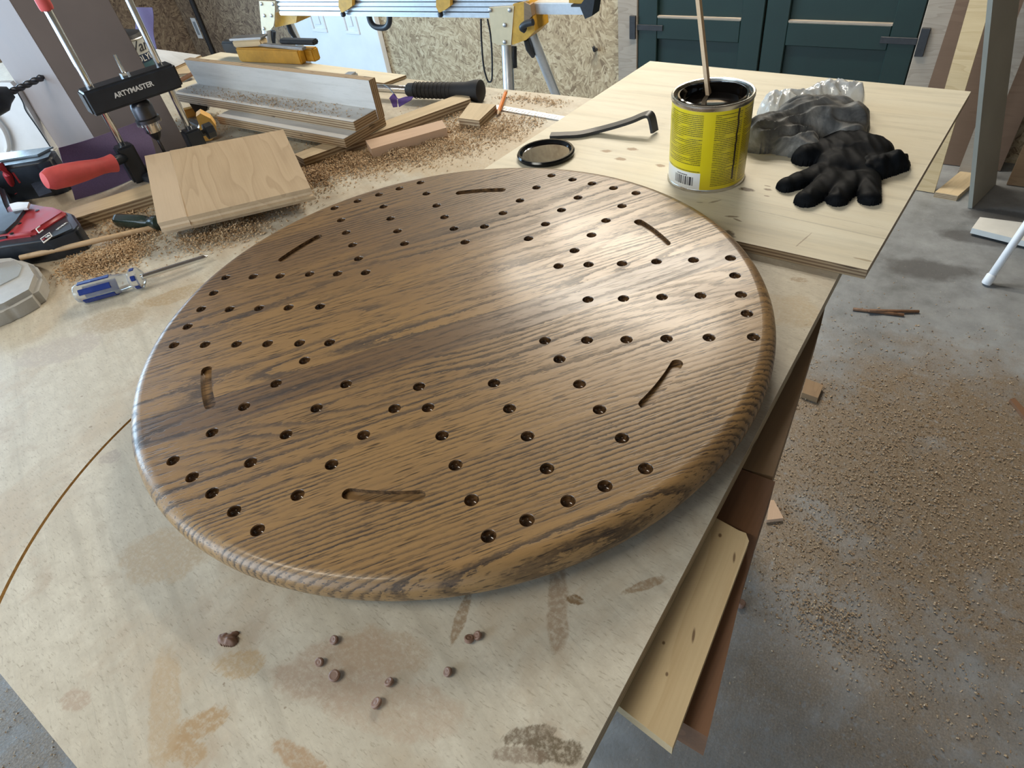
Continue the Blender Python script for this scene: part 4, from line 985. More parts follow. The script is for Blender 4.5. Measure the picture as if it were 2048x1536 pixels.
# drill guide
Lf, Rf = H(283, 360, ZT), H(404, 312, ZT)
dg = empty('drill_guide', Vector((*((Lf + Rf) / 2)[:2], ZT)), 'portable drill guide with chrome rods and a coral handle', 'drill guide')
xd = (Rf - Lf).normalized(); yd = Vector((0, 0, 1)).cross(xd); mid = (Lf + Rf) / 2
ring = []
lathe('base_ring', [(.034, .0), (.062, .0), (.062, .010), (.058, .013), (.036, .013), (.034, .011)], M['black'], Vector((mid.x, mid.y, ZT + .0005)), (0, 0, 1), dg, 40, close=False)
for f_, tall in ((Lf, .066), (Rf, .052)):
    box('post_socket', (.030, .030, tall), M['navy'], frame(Vector((f_.x, f_.y, ZT + .001)), xd), dg, bev=.003)
    rod('guide_rod', (f_.x, f_.y, ZT + tall - .01), (f_.x, f_.y, ZT + (.298 if f_ is Lf else .41)), .0058, M['chrome'], dg, 20)
box('base_arm', ((Rf - Lf).length, .020, .012), M['black'], frame(Vector((mid.x, mid.y, ZT + .0015)), xd), dg, bev=.002)
lathe('rod_cap', [(.0095, 0), (.0105, .004), (.0105, .022), (.0085, .026)], M['coral'], Vector((Lf.x, Lf.y, ZT + .284)), (0, 0, 1), dg, 24)
kn = Rf + xd * .022 + Vector((0, 0, .038)); 
lathe('lock_knob', [(.006, 0), (.006, .006), (.015, .008), (.015, .022), (.012, .024)], M['black'], kn - xd * .004, xd, dg, 8, sm=None)
hL = PY(245, 318, Lf.y - .012); hL.z = ZT + .052
hs = H(228, 326, ZT + .054); ht = H(86, 362, ZT + .075)
hax = (ht - hs).normalized(); hl = (ht - hs).length
lathe('side_handle', [(.0155, 0), (.0135, hl * .10), (.0130, hl * .2), (.0165, hl * .45), (.0185, hl * .7), (.0175, hl * .9), (.013, hl * .98), (.006, hl)], M['coral'], hs, hax, dg, 28)
rod('handle_stud', Vector((Lf.x, Lf.y, ZT + .048)), hs + hax * .01, .009, M['navy'], dg)
# carriage
zc0 = ZT + .127
car_c = Vector((mid.x, mid.y, zc0)); cw = (Rf - Lf).length + .040
box('carriage', (cw, .040, .040), M['navy'], frame(car_c, xd), dg, bev=.004, seg=3)
fn = -yd
mwt = frame(car_c + fn * .0203 + Vector((0, 0, .021)) - xd * .002, xd, fn)
text('lettering', 'ARTYMASTER', .0112, M['print_white'], mwt, dg, bold=.0003)
lathe('chuck', [(.012, 0), (.017, -.006), (.0185, -.012), (.0185, -.030), (.021, -.032), (.021, -.038)], M['steel_dark'], car_c, (0, 0, 1), dg, 32)
for i in range(22):
    a = 2 * math.pi * i / 22; box('gear_tooth', (.0028, .002, .004), M['steel'], frame(car_c + Vector((.0205 * math.cos(a), .0205 * math.sin(a), -.042)), (-math.sin(a), math.cos(a), 0)), dg, bev=None)
lathe('chuck_sleeve', [(.0145, -.038), (.0145, -.056), (.011, -.058)], M['chrome'], car_c, (0, 0, 1), dg, 28)
lathe('chuck_jaws', [(.0115, -.058), (.007, -.068), (.004, -.072)], M['steel_dark'], car_c, (0, 0, 1), dg, 6, sm=None)
rod('drill_bit', car_c + Vector((0, 0, -.068)), car_c + Vector((0, 0, -.104)), .003, M['steel_dark'], dg)
lathe('drive_shaft', [(.008, .04), (.008, .046), (.003, .047), (.003, .075)], M['chrome'], car_c, (0, 0, 1), dg, 6, sm=None)

# plywood strip under the oak board, oak board
plank('plywood_strip', [(118, 425, ZT + .020), (345, 352, ZT + .020), (360, 372, ZT + .020), (152, 436, ZT + .020)], .0195, M['ply'], label='plywood strip with layered edge behind the dark screwdriver', cat='wood strip')
ob = [H(289, 312, ZT + .058), H(566, 258, ZT + .064), H(624, 382, ZT + .040), H(316, 452, ZT + .036)]
def oakboard():
    e = empty('oak_board', Vector((*(sum(ob, Vector()) / 4)[:2], ZT)), 'thick raw oak board with a rounded front edge on the bench', 'board')
    n = (ob[1] - ob[0]).cross(ob[3] - ob[0]).normalized(); n = n if n.z > 0 else -n
    th = .021
    mid0 = ob[0] + (ob[1] - ob[0]) * .185; mid1 = ob[3] + (ob[2] - ob[3]) * .19
    tn = {}
    for nm, P, m in (('stave', [ob[0], ob[3], mid1, mid0], M['rawoak_pale']), ('stave', [mid0, mid1, ob[2], ob[1]], M['rawoak'])):
        o = prism(nm, P, th, m, parent=e, bev=0)
        bm = bmesh.new(); bm.from_mesh(o.data); iv = parent_world(o).inverted(); f3 = iv @ ob[3]; f2 = iv @ ob[2]; fd = (f2 - f3).normalized()
        ed = [q for q in bm.edges if all(((v.co - f3) - fd * (v.co - f3).dot(fd)).xy.length < 4e-3 for v in q.verts) and abs(q.verts[0].co.z - q.verts[1].co.z) < 1e-5]
        bmesh.ops.bevel(bm, geom=ed, offset=.009, segments=5, affect='EDGES', clamp_overlap=True)
        bm.to_mesh(o.data); bm.free(); smooth(o.data, 40)
M['rawoak_pale'] = solidwood('raw_oak_pale', (0.55, 0.42, 0.28), (0.44, 0.32, 0.20), 30, 0.6, 0.4)
oakboard()

# ------------------------------------------------------------------ plywood fence jig and the scraps around it
z1_, z2_ = ZT + .036, ZT + .054
jg = empty('fence_jig', Vector((-0.7779, 0.3858, ZT)), 'whitish plywood fence jig, two stacked boards with an upright fence', 'jig')
def jbox(nm, a, b, mat): return slab(nm, a, b, mat, jg, bev=.0008)
jbox('lower_board', (-0.869, 0.3187, ZT + .0187), (-0.4923, 0.426, z1_), M['ply_white'])
jbox('upper_board', (-1.0607, 0.3494, z1_ + .0002), (-0.4914, 0.4236, z2_), M['ply_white'])
fb = prism('fence_board', [(-1.0415, 0.4241, z1_ + .0002), (-0.4895, 0.4241, z1_ + .0002), (-0.4895, 0.4241, ZT + .104), (-1.0607, 0.4241, ZT + .104)], -.0165, M['ply_white'], parent=jg, bev=.0008)
plank('plywood_strip', [(588, 308, ZT + .018), (934, 182, ZT + .018), (941, 198, ZT + .018), (606, 318, ZT + .018)], .0176, M['ply'], label='long plywood strip running out from under the fence jig', cat='wood strip')
plank('wood_block', [(731, 281, ZT + .019), (884, 240, ZT + .019), (893, 255, ZT + .019), (742, 298, ZT + .019)], .0186, M['pinkwood'], label='pinkish flat wood block lying in the sawdust', cat='block')
plank('wood_block', [(917, 236, ZT + .017), (940, 205, ZT + .017), (992, 209, ZT + .017), (958, 241, ZT + .017)], .0166, M['ply'], label='small square plywood block beside the pencil', cat='block')
# pencil
p0, p1 = H(1011, 186, ZT + .0085), H(995, 230, ZT + .005)
pe = empty('pencil', Vector((p1.x, p1.y, ZT)), 'orange pencil lying across the steel ruler', 'pencil')
d_ = (p1 - p0).normalized(); L_ = (p1 - p0).length
lathe('shaft', [(.0038, 0), (.0038, L_ - .014)], M['orange'], p0, d_, pe, 6, sm=None)
lathe('sharpened_end', [(.0038, 0), (.0010, .012)], M['dowelwood'], p0 + d_ * (L_ - .014), d_, pe, 12)
lathe('lead', [(.0010, 0), (.0002, .004)], M['black'], p0 + d_ * (L_ - .002), d_, pe, 8)
lathe('eraser_end', [(.0034, -.008), (.0038, 0)], M['pinkwood'], p0, d_, pe, 12)
# ruler
ru = plank('steel_ruler', [(992, 209, ZT + .0022), (1150, 236, ZT + .0022), (1150, 245, ZT + .0022), (992, 218, ZT + .0022)], .0018, M['alu'], bev=.0002, label='steel ruler with tick marks lying at the back of the bench', cat='ruler')
ra, rb = H(992, 217, ZT + .0024), H(1150, 243.5, ZT + .0024)
for i in range(1, 24):
    q = ra.lerp(rb, i / 24); dv = (H(992, 209, ZT) - H(992, 218, ZT)).normalized(); 
    slab('tick', (q.x - .0004, q.y, ZT + .0022), (q.x + .0004, q.y + (.006 if i % 2 else .010), ZT + .00245), M['print_dark'], ru)
# hammer
hm = empty('hammer', Vector((*H(880, 190, ZT)[:2], ZT)), 'hammer with black rubber grip and chrome shaft behind the fence jig', 'hammer')
ha, hb, hc = H(690, 173, ZT + .018), H(815, 180, ZT + .019), H(964, 182, ZT + .0215)
rod('shaft', ha, hb, .0085, M['chrome'], hm)
hd = (hc - hb).normalized(); hL_ = (hc - hb).length
lathe('grip', [(.011, 0), (.0135, .004), (.0150, hL_ * .3), (.0155, hL_ * .6), (.0165, hL_ * .8), (.0205, hL_ * .92), (.0205, hL_ * .985), (.016, hL_)], M['black_matte'], hb, hd, hm, 28)
for k in range(10): lathe('grip_ring', [(.0150, -.0012), (.0163, 0), (.0150, .0012)], M['black_matte'], hb + hd * (hL_ * (.12 + .055 * k)), hd, hm, 24, close=False)
hh = ha - hd * .012
box('head', (.028, .11, .030), M['steel'], frame(hh - Vector((0, 0, .016)), hd), hm, bev=.004)
# safety glasses with purple lenses
sg = empty('safety_glasses', Vector((*H(795, 205, ZT)[:2], ZT)), 'purple-tinted safety glasses beside the upright fence end', 'glasses')
lensm = G('purple_lens', 0.08, 0, (0.24, 0.17, 0.55), **{'Transmission Weight': 0.6, 'IOR': 1.2}).m
zs_ = ZT + .021
yq = H(785, 210, zs_).y
for quad in (((779, 196), (786, 215), (795, 214), (794, 196), (788, 188)), ((797, 213), (822, 200), (826, 194), (812, 194), (796, 200))):
    prism('lens', [PY(a, b, yq + .004 * i) for i, (a, b) in enumerate(quad)], .0012, lensm, parent=sg, bev=.0002)
tube('temple_arm', bez([PY(790, 190, yq + .004), PY(778, 176, yq + .03), PY(768, 170, yq + .05)], 5), .0013, M['black'], sg, 6)
tube('frame', bez([PY(779, 197, yq), PY(788, 188, yq + .004), PY(796, 198, yq + .006), PY(812, 194, yq + .01), PY(826, 194, yq + .014)], 4), .001, lensm, sg, 6)
# loose tape roll / ring behind fence end
# sheets at the back of the bench
plank('plywood_sheet', [(382, 121, ZT + .0075), (768, 166, ZT + .0075), (812, 150, ZT + .0075), (442, 104, ZT + .0075)], .0065, M['ply_pale'], label='thin pale plywood sheet lying behind the fence jig', cat='panel')
plank('white_sheet', [(300, 128, ZT + .012), (330, 143, ZT + .012), (402, 110, ZT + .012), (312, 98, ZT + .012)], .005, M['ply_white'], label='whitish thin panel at the back left of the bench', cat='panel')
plank('scrap_board', [(336, 150, ZT + .006), (445, 140, ZT + .006), (440, 128, ZT + .006), (392, 120, ZT + .006), (330, 142, ZT + .006)], .0055, M['ply'], label='worn plywood scrap between the whitish panel and pale strip', cat='board')
plank('wood_strip', [(352, 168, ZT + .020), (446, 148, ZT + .020), (452, 158, ZT + .020), (356, 180, ZT + .020)], .0195, M['ply_pale'], label='pale square wood strip beside the right chrome rod', cat='wood strip')
plank('red_strip', [(347, 163, ZT + .012), (384, 143, ZT + .012), (388, 147, ZT + .012), (354, 166, ZT + .012)], .004, M['redwood'], label='small reddish wood sliver beyond the pale strip', cat='wood scrap')

# stack of yellow bar clamps on the thin sheet
def at(px, py, z): return H(px, py, z)
zk = ZT + .0082
ck = empty('bar_clamp', Vector((*H(540, 118, zk)[:2], zk)), 'yellow trigger clamp with black jaws lying behind the fence jig', 'clamp')
ya, yb = H(480, 124, zk), H(604, 130, zk); cx_ = (yb - ya).normalized(); cl_ = (yb - ya).length; cy_ = Vector((0, 0, 1)).cross(cx_)
mc = (ya + yb) / 2
box('yellow_channel', (cl_, .022, .034), M['yellow'], frame(mc + cy_ * .011 + Vector((0, 0, .0003)), cx_), ck, bev=.003)
bl_ = H(438, 112, zk + .01); 
box('black_jaw', (.13, .026, .028), M['black'], frame(ya - cx_ * .02 + cy_ * .04 + Vector((0, 0, .012)), cx_), ck, bev=.004)
box('pad', (.09, .03, .016), M['yellow_pale'], frame(mc - cx_ * .07 + cy_ * .02 + Vector((0, 0, .036)), cx_ + cy_ * .2), ck, bev=.003)
box('pad_plate', (.10, .032, .005), M['steel'], frame(mc - cx_ * .07 + cy_ * .02 + Vector((0, 0, .0525)), cx_ + cy_ * .2), ck, bev=.001)
box('bar', (.20, .014, .006), M['steel'], frame(mc + cx_ * .04 + cy_ * .012 + Vector((0, 0, .036)), cx_ + cy_ * -.12), ck, bev=.001)
box('trigger', (.12, .020, .012), M['black'], frame(mc + cx_ * .09 + cy_ * .035 + Vector((0, 0, .038)), cx_), ck, bev=.003)
box('rear_jaw', (.05, .024, .03), M['yellow'], frame(yb + cx_ * .0 + cy_ * .035 + Vector((0, 0, .0003)), cx_), ck, bev=.003)
# clamp jaw in front of the jig
cj = empty('bar_clamp', Vector((*H(440, 245, ZT)[:2], ZT)), 'clamp with rounded yellow jaw and black pad in front of the jig', 'clamp')
jc = H(445, 246, ZT + .012) + Vector((-.005, -.036, 0)); jx = (H(468, 232, ZT) - H(420, 244, ZT)).normalized(); jy = Vector((0, 0, 1)).cross(jx)
M['yellow_jaw'] = plain('orange_yellow_plastic', (0.72, 0.40, 0.09), 0.42, 0, .1, 40)
def jaw():
    P = [(-.030, 0), (-.034, .012), (-.014, .018), (-.006, .026), (-.004, .046), (.006, .050), (.020, .036), (.024, .020), (.018, .004), (.004, -.004)]
    o = jc + Vector((0, 0, -.010)) - jy * .012
    prism('yellow_jaw', [o + jx * a + Vector((0, 0, b + .004)) for a, b in P], .030, M['yellow_jaw'], parent=cj, bev=.003, flip=(jy.y < 0))
jaw()
lathe('pivot', [(.0045, 0), (.0045, .003), (0, .003)], M['black'], jc + jx * .010 - jy * .0125 + Vector((0, 0, .010)), -jy, cj, 14)
pj = H(404, 222, ZT + .02)
box('black_pad', (.030, .024, .036), M['black'], frame(H(408, 224, ZT + .008), jx + Vector((0, 0, .5)), (-.4, 0, 1)), cj, bev=.003)
box('orange_block', (.035, .022, .018), M['yellow_jaw'], frame(H(385, 232, ZT + .002), jx), cj, bev=.003)
tube('bar', [H(380, 240, ZT + .010), jc + Vector((0, 0, .002))], .004, M['steel_dark'], cj, flat=(.006, .002))

# varnish can at the back left
vc = PY(278, 160, 0.565); vc = Vector((-1.4632, 0.4864, ZT + .0003)); vr, vh = .067, .107
vcan = empty('varnish_can', vc, 'grey and teal varnish can behind the drill guide rods', 'can')
vx = (CAM - vc); vx.z = 0; vx.normalize(); rightv = Vector((0, 0, 1)).cross(vx)
lathe('can_body', [(vr - .001, 0), (vr, .002), (vr, .052)], plain('teal_label', (0.05, 0.13, 0.17), .35, 0, .1, 20), vc, (0, 0, 1), vcan, 48, close=False)
lathe('navy_band', [(vr + .0003, .052), (vr + .0003, .071)], plain('navy_label', (0.02, 0.04, 0.09), .35, 0, .1, 20), vc, (0, 0, 1), vcan, 48, close=False)
lathe('pale_label', [(vr, .071), (vr, vh - .003)], plain('pale_label', (0.52, 0.54, 0.52), .35, 0, .05, 20), vc, (0, 0, 1), vcan, 48, close=False)
lathe('rim', [(vr, vh - .004), (vr + .002, vh - .002), (vr + .001, vh), (vr - .004, vh), (vr - .006, vh - .004), (0, vh - .004)], M['tin'], vc, (0, 0, 1), vcan, 48, close=False)
lathe('dark_lid', [(0, vh + .012), (vr * .5, vh + .012), (vr * .8, vh + .006), (vr * .85, vh - .003)], M['black'], vc, (0, 0, 1), vcan, 32, close=False)
# lettering wraps the curved side, so it is bent about the can axis
def wrap_text(body, size, z, deg0, mat, shear=0.0):
    a = R(deg0); fd = vx * math.cos(a) + rightv * math.sin(a); rd = Vector((0, 0, 1)).cross(fd)
    text('lettering', body, size, mat, frame(Vector((vc.x, vc.y, vc.z + z)), rd, fd), vcan, shear=shear, align='LEFT', bendr=vr + .0006)
wrap_text('Varathane', .036, .088, 8, M['print_dark'], .25)
wrap_text('POLYURETHANE', .0205, .0615, 2, M['print_white'])
# purple sandpaper beyond the can
vA, vB = Vector((-1.93, 0.66, ZT + .001)), Vector((-1.80, 0.67, ZT + .001))
pa, pb_ = PY(262, 62, .70), PY(303, 66, .70)
setp(sheet('sandpaper_sheet', Vector((pa.x, .69, ZT + .001)), Vector((pb_.x, .69, ZT + .001)), PY(304, 15, .71), PY(268, 14, .71), M['purple'], .004), 'purple sandpaper sheet standing behind the varnish can', 'sandpaper')

# ------------------------------------------------------------------ saw stand in front of the back wall
SA, SB_ = (-2.47, 1.645), (-1.04, 1.753)
def S(px, py, back=0.0):
    n = Vector((-(SB_[1] - SA[1]), SB_[0] - SA[0], 0)).normalized()
    a = (SA[0] + n.x * back, SA[1] + n.y * back); b = (SB_[0] + n.x * back, SB_[1] + n.y * back)
    return PV(px, py, a, b)
sdir = Vector((SB_[0] - SA[0], SB_[1] - SA[1], 0)).normalized(); snor = Vector((-sdir.y, sdir.x, 0))
ss = empty('saw_stand', Vector(((SA[0] + SB_[0]) / 2, (SA[1] + SB_[1]) / 2 + .1, 0)), 'aluminium saw stand with yellow brackets in front of the wall', 'saw stand')
def fbar(nm, px0, px1, pyt, pyb, depth, mat, back=0.0, bev=.002):
    """box whose front face is seen between two pixels"""
    a = S(px0, pyb, back); b = S(px1, pyb, back); t = S((px0 + px1) / 2, pyt, back); zb_2 = S((px0 + px1) / 2, pyb, back).z
    L = (b - a).xy.length; c = (a + b) / 2
    return box(nm, (L, depth, t.z - zb_2), mat, frame(Vector((c.x, c.y, zb_2)) + snor * (depth / 2), sdir), ss, bev=bev)
zr1 = S(800, -14).z; zr0 = S(790, 34).z
ra_ = S(556, 20); rb_ = S(1060, 20); L0 = (rb_ - ra_).xy.length; rc = (ra_ + rb_) / 2
M['alu_blue'] = M['alu']
for k, (dz0, dz1, dp) in enumerate([(0.0, .20, 0.0), (.235, .40, .004), (.44, .60, .002), (.635, .80, .004), (.835, 1.0, .0)]):
    h = zr1 - zr0
    box('rail', (L0, .085 - dp * 2, h * (dz1 - dz0)), M['alu'], frame(Vector((rc.x, rc.y, zr0 + h * dz0)) + snor * .0425, sdir), ss, bev=.003)
box('rail_core', (L0, .07, (zr1 - zr0) * .96), M['black'], frame(Vector((rc.x, rc.y, zr0 + .001)) + snor * .0425, sdir), ss, bev=None)  # black colour paints the shade in the grooves between the rail ribs
ea, eb = S(1040, 20), S(1175, 20)
box('extension_rail', ((eb - ea).xy.length, .05, S(1120, 8).z - S(1120, 32).z), M['alu'], frame(Vector(((ea.x + eb.x) / 2, (ea.y + eb.y) / 2, S(1120, 33).z)) + snor * .045, sdir), ss, bev=.003)
prism('extension_stop', [S(1142, 14, -.012), S(1160, 14, -.012), S(1170, 38, -.012), S(1184, 32, -.012), S(1190, -6, -.012), S(1172, -6, -.012), S(1162, 8, -.012), S(1142, 10, -.012)], .06, M['black'], parent=ss, bev=.003, cam_side=True)
prism('extension_foot', [S(1138, 6, -.005), S(1166, 8, -.005), S(1172, -4, -.005), S(1168, -30, -.005), S(1136, -30, -.005)], .05, M['yellow'], parent=ss, bev=.003, cam_side=True)
# leg brackets
def poly(nm, pts, th, mat, back=0.0, bev=.002):
    P = [S(a, b, back) for a, b in pts]; return prism(nm, P, th, mat, parent=ss, bev=bev, cam_side=True)
def face_sign():
    return 1
br1 = [(518, 2), (550, 3), (549, 40), (547, 52), (541, 60), (533, 62), (523, 61)]
br2 = [(978, 15), (1028, 12), (1022, 90), (996, 90), (984, 84), (979, 30)]
for pts in (br1, br2): poly('bracket_plate', pts, .006, M['yellow_pale'], -.008)
poly('bracket_side', [(1026, 8), (1058, 2), (1066, 34), (1070, 62), (1052, 80), (1024, 90)], .11, M['yellow'], -.006)
poly('bracket_body', [(550, 26), (594, 32), (592, 46), (550, 55)], .10, M['yellow'], .03)
for a, b, bk in ((523, 7.5, 0), (546, 8, 0), (529, 31, 0), (543, 31, 0), (528, 57, 0), (981, 20, 0), (1020, 20, 0), (1010, 50, 0), (1010, 84, 0)):
    lathe('bolt', [(.0075, 0), (.0075, .004), (.004, .0065), (0, .0065)], M['steel'], S(a, b, -.008), -snor, ss, 12)
# legs
def leg(a, b, r, nm='leg'):
    d = (b - a); t = a + d * ((a.z - 0.002) / (a.z - b.z)) if abs(a.z - b.z) > 1e-6 else b
    rod(nm, a, t, r, M['alu'], ss, 20); lathe('foot_cap', [(r * 1.25, 0), (r * 1.3, .03), (r * 1.1, .04)], M['black_matte'], Vector((t.x, t.y, 0.001)), (0, 0, 1), ss, 16)
leg(S(533, 50, .02), S(536, 92, .0), .022)
leg(S(1014, 84, .02), S(1018, 182, -.02), .022)
leg(S(570, 26, .09), S(612, 118, .25), .019)
leg(S(1060, 60, .08), S(1112, 190, .27), .019)
for p in ((S(575, 45, .09), S(592, 78, .13)), (S(1052, 78, .06), S(1066, 112, .12)), (S(1028, 92, .03), S(1030, 135, .02)), (S(547, 62, .03), S(548, 92, .03))):
    tube('release_lever', [p[0], p[0].lerp(p[1], .5) + Vector((0, -.006, 0)), p[1]], [.011, .013, .009], M['black'], ss, 10)
tube('lock_lever', bez([S(1050, 60, -.02), S(1044, 55, -.03), S(1052, 48, -.03), S(1066, 44, -.03)], 5), .012, M['black'], ss, 10)
poly('latch', [(1048, 4), (1060, 10), (1064, 32), (1054, 44), (1048, 42)], .03, M['brownwood'], -.014)
# carry handle under the rail
tube('carry_handle', bez([S(737, 28, .02), S(742, 45, .02), S(752, 54, .02), S(770, 55, .02), S(778, 46, .02), S(779, 30, .02)], 5), .012, M['black'], ss, 10)
# yellow saw-mount brackets riding on the rail
for x0, x1 in ((677, 704), (872, 900)):
    poly('mount_bracket', [(x0, -30), (x1, -30), (x1, 12), (x1 - 10, 20), (x0 + 6, 26), (x0, 14)], .02, M['yellow'], -.022)
    lathe('knob', [(.008, 0), (.011, .004), (.011, .014), (.006, .018)], M['black'], S(x0 + 8, 24, -.016), (0, 0, -1), ss, 14)
# rubber cord loop hanging from the rail
cl = [S(962, 38, -.004), S(963, 80, -.004), S(967, 130, -.004), S(974, 158, -.004), S(979, 164, -.004), S(984, 156, -.004), S(984, 110, -.004), S(981, 70, -.004), S(975, 38, -.004)]
setp(tube('cord_loop', bez(cl, 6), .0035, M['black_matte']), 'thin black cord loop hanging below the stand rail', 'cord')

# ------------------------------------------------------------------ things on and against the back wall
pt, pbm = PY(379, -8, YW - .02), PY(432, 112, YW - .02)
setp(tube('black_pipe', [Vector((pt.x, YW - .02, 2.6)), Vector((pt.x, YW - .02, 1.2)), Vector((pt.x, YW - .02, 0.03))], .017, M['black_matte'], n=12), 'thin black pipe running down the brown wall', 'pipe')
tg = PY(393, 56, YW - .004)
setp(slab('tag', (tg.x - .035, YW - .004, tg.z - .075), (tg.x + .03, YW - .0005, tg.z + .07), M['print_white'], bev=.001), 'small white tag on the wall beside the black pipe', 'tag')
slab('tag_print', (tg.x - .02, YW - .0045, tg.z - .05), (tg.x + .015, YW - .0038, tg.z + .045), plain('grey_print', (.3, .33, .36), .5), bpy.data.objects['tag'])
hk = PY(1191, 100, YW - .01)
setp(tube('wall_hook', bez([Vector((hk.x, YW + .001, hk.z)), Vector((hk.x, YW - .02, hk.z)), Vector((hk.x, YW - .028, hk.z + .02))], 4), .008, M['black']), 'small dark hook screwed into the pale wall', 'hook')

# boards leaning at the right
bp = PY(1885, 100, YW - .10)
def standboard(nm, foot_l, foot_r, top_off, th, mat, label, bev=.001):
    a, b = Vector(foot_l), Vector(foot_r); t = Vector(top_off)
    return setp(prism(nm, [a, b, b + t, a + t], th, mat, bev=bev), label, 'board', 'boards leaning on the wall')
y1 = YW - .06
xa = PY(1856, 172, y1).x
standboard('leaning_board', (xa, y1 - .03, .003), (xa + .34, y1 - .03, .003), (0.02, .06, 2.1), .018, M['darkply'], 'wide dark brown board leaning right of the green doors')
fa, fbn = H(1832, 380, 0.003), H(1868, 386, 0.003)
dd = fbn - fa
tt = PY(1975, 30, fa.y + .05) - fbn
standboard('leaning_board', fa, fbn, tt * 3.2, .016, M['dowel_board'] if 'dowel_board' in M else M['pine'], 'narrow tan wood plank leaning behind the cream panel')
wa, wb_ = H(1944, 417, 0.003), H(1992, 368, 0.003)
tw = PV(1986, 0, (wa.x - .12, wa.y), (wb_.x - .12, wb_.y)) - wa
standboard('leaning_board', wa, wb_, tw * 1.7, .014, plain('greige_panel', (0.33, 0.32, 0.27), .55, 0, .08, 6), 'tall greige panel standing on edge at the right')
for x_, y_, wdt, m, lab in [(.405, 2.52, .06, 'greywood', 'thin shadowed grey board behind the greige panel'), (.575, 2.50, .09, 'brownwood', 'brown board in the shadow right of the greige panel'), (.70, 2.50, .10, 'darkply', 'dark board at the far right edge')]:
    standboard('leaning_board', (x_, y_, .003), (x_ + wdt, y_, .003), (.02, .05, 1.9), .016, M[m], lab)

# scraps on the floor
plank('plywood_scrap', [(1870, 384, .022), (1920, 343, .022), (1975, 341, .022), (1916, 392, .022)], .0215, M['ply'], label='plywood offcut on the floor under the leaning boards', cat='wood scrap')
plank('white_board', [(1944, 456, .03), (2090, 492, .03), (2100, 452, .03), (1960, 434, .03)], .02, M['offwhite'], label='white board end on the floor beside the white tube leg', cat='board')
ft = H(1975, 563, .012)
lg = empty('tube_leg', Vector((ft.x, ft.y, 0)), 'white metal tube leg with a capped foot at the right', 'leg')
up_ = H(2100, 380, .30)
rod('tube', ft, up_, .0115, M['white'], lg, 20)
lathe('foot_cap', [(.013, 0), (.0145, .004), (.0145, .03), (.012, .034)], M['white'], ft - (up_ - ft).normalized() * .008, up_ - ft, lg, 20)
for (a, b, c, d, lab) in ((1706, 618, 1808, 630, 'left of two crossed thin brown rods on the floor'), (1738, 621, 1838, 623, 'right of two crossed thin brown rods on the floor')):
    setp(rod('thin_rod', H(a, b, .0055 if a < 1720 else .013), H(c, d, .0055), .005, M['redwood'], n=10), lab, 'rod', 'thin rods on the floor')
plank('floor_scrap', [(1604, 785, .02), (1612, 757, .02), (1647, 770, .02), (1636, 796, .02)], .0195, M['brownwood'], label='small brown wood offcut on the floor beside the bench', cat='wood scrap')
plank('wood_shim', [(1534, 1040, .012), (1540, 1000, .012), (1548, 1000, .012), (1567, 1036, .012)], .0115, M['pinkwood'], label='pale wedge-shaped shim on the floor by the reddish beam', cat='wood scrap')
plank('floor_strip', [(2020, 798, .01), (2030, 796, .01), (2080, 850, .01), (2070, 860, .01)], .0095, M['redwood'], label='dark reddish strip on the floor at the right edge', cat='wood scrap')
q = H(1480, 1208, .006)
setp(lathe('floor_plug', [(.008, 0), (.0095, .002), (.0095, .012), (.007, .014), (0, .0135)], M['plug'], Vector((q.x, q.y, .0005)), (.2, .1, 1), n=14), 'dark round plug on the dusty floor beside the pine board', 'plug')

# ------------------------------------------------------------------ sawdust and shavings
def chips(name, spots, n, mat, z, size, label, inside=None):
    bm = bmesh.new()
    for _ in range(n):
        cx, cy, sx_, sy_, hh, wt = rnd.choices(spots, [s[5] for s in spots])[0]
        gx, gy = rnd.gauss(0, .5), rnd.gauss(0, .5)
        x = cx + gx * sx_; y = cy + gy * sy_
        if inside and not inside(x, y): continue
        r2 = gx * gx + gy * gy; zz_ = z + 0.0006 + hh * math.exp(-r2 * 2.2) * rnd.random()
        L = size * rnd.uniform(.5, 1.5); W = L * rnd.uniform(.25, .6); a = rnd.uniform(0, 6.28); t = rnd.uniform(-.5, .5); bend = rnd.uniform(.1, .5) * L
        m = Matrix.Translation((x, y, zz_)) @ Matrix.Rotation(a, 4, 'Z') @ Matrix.Rotation(t, 4, 'Y')
        P = [(-L / 2, -W / 2, 0), (0, -W / 2, bend), (L / 2, -W / 2, 0), (L / 2, W / 2, 0), (0, W / 2, bend), (-L / 2, W / 2, 0)]
        v = [bm.verts.new(m @ Vector(p)) for p in P]
        for q_ in v: q_.co.z = max(q_.co.z, z + .0002)
        bm.faces.new((v[0], v[1], v[4], v[5])); bm.faces.new((v[1], v[2], v[3], v[4]))
    me = bpy.data.meshes.new(name); bm.to_mesh(me); bm.free(); me.materials.append(mat)
    o = link(name, me); return setp(o, label, 'sawdust', kind='stuff')
def sp(px, py, sx_, sy_, hh, wt): q = H(px, py, ZT); return (q.x, q.y, sx_, sy_, hh, wt)
onb = lambda x, y: BX0 < x < BX1 - .003 and BY0 < y < BY1 - .003 and x * x + y * y > 0.0 and not (y > .285 and x > -.225)
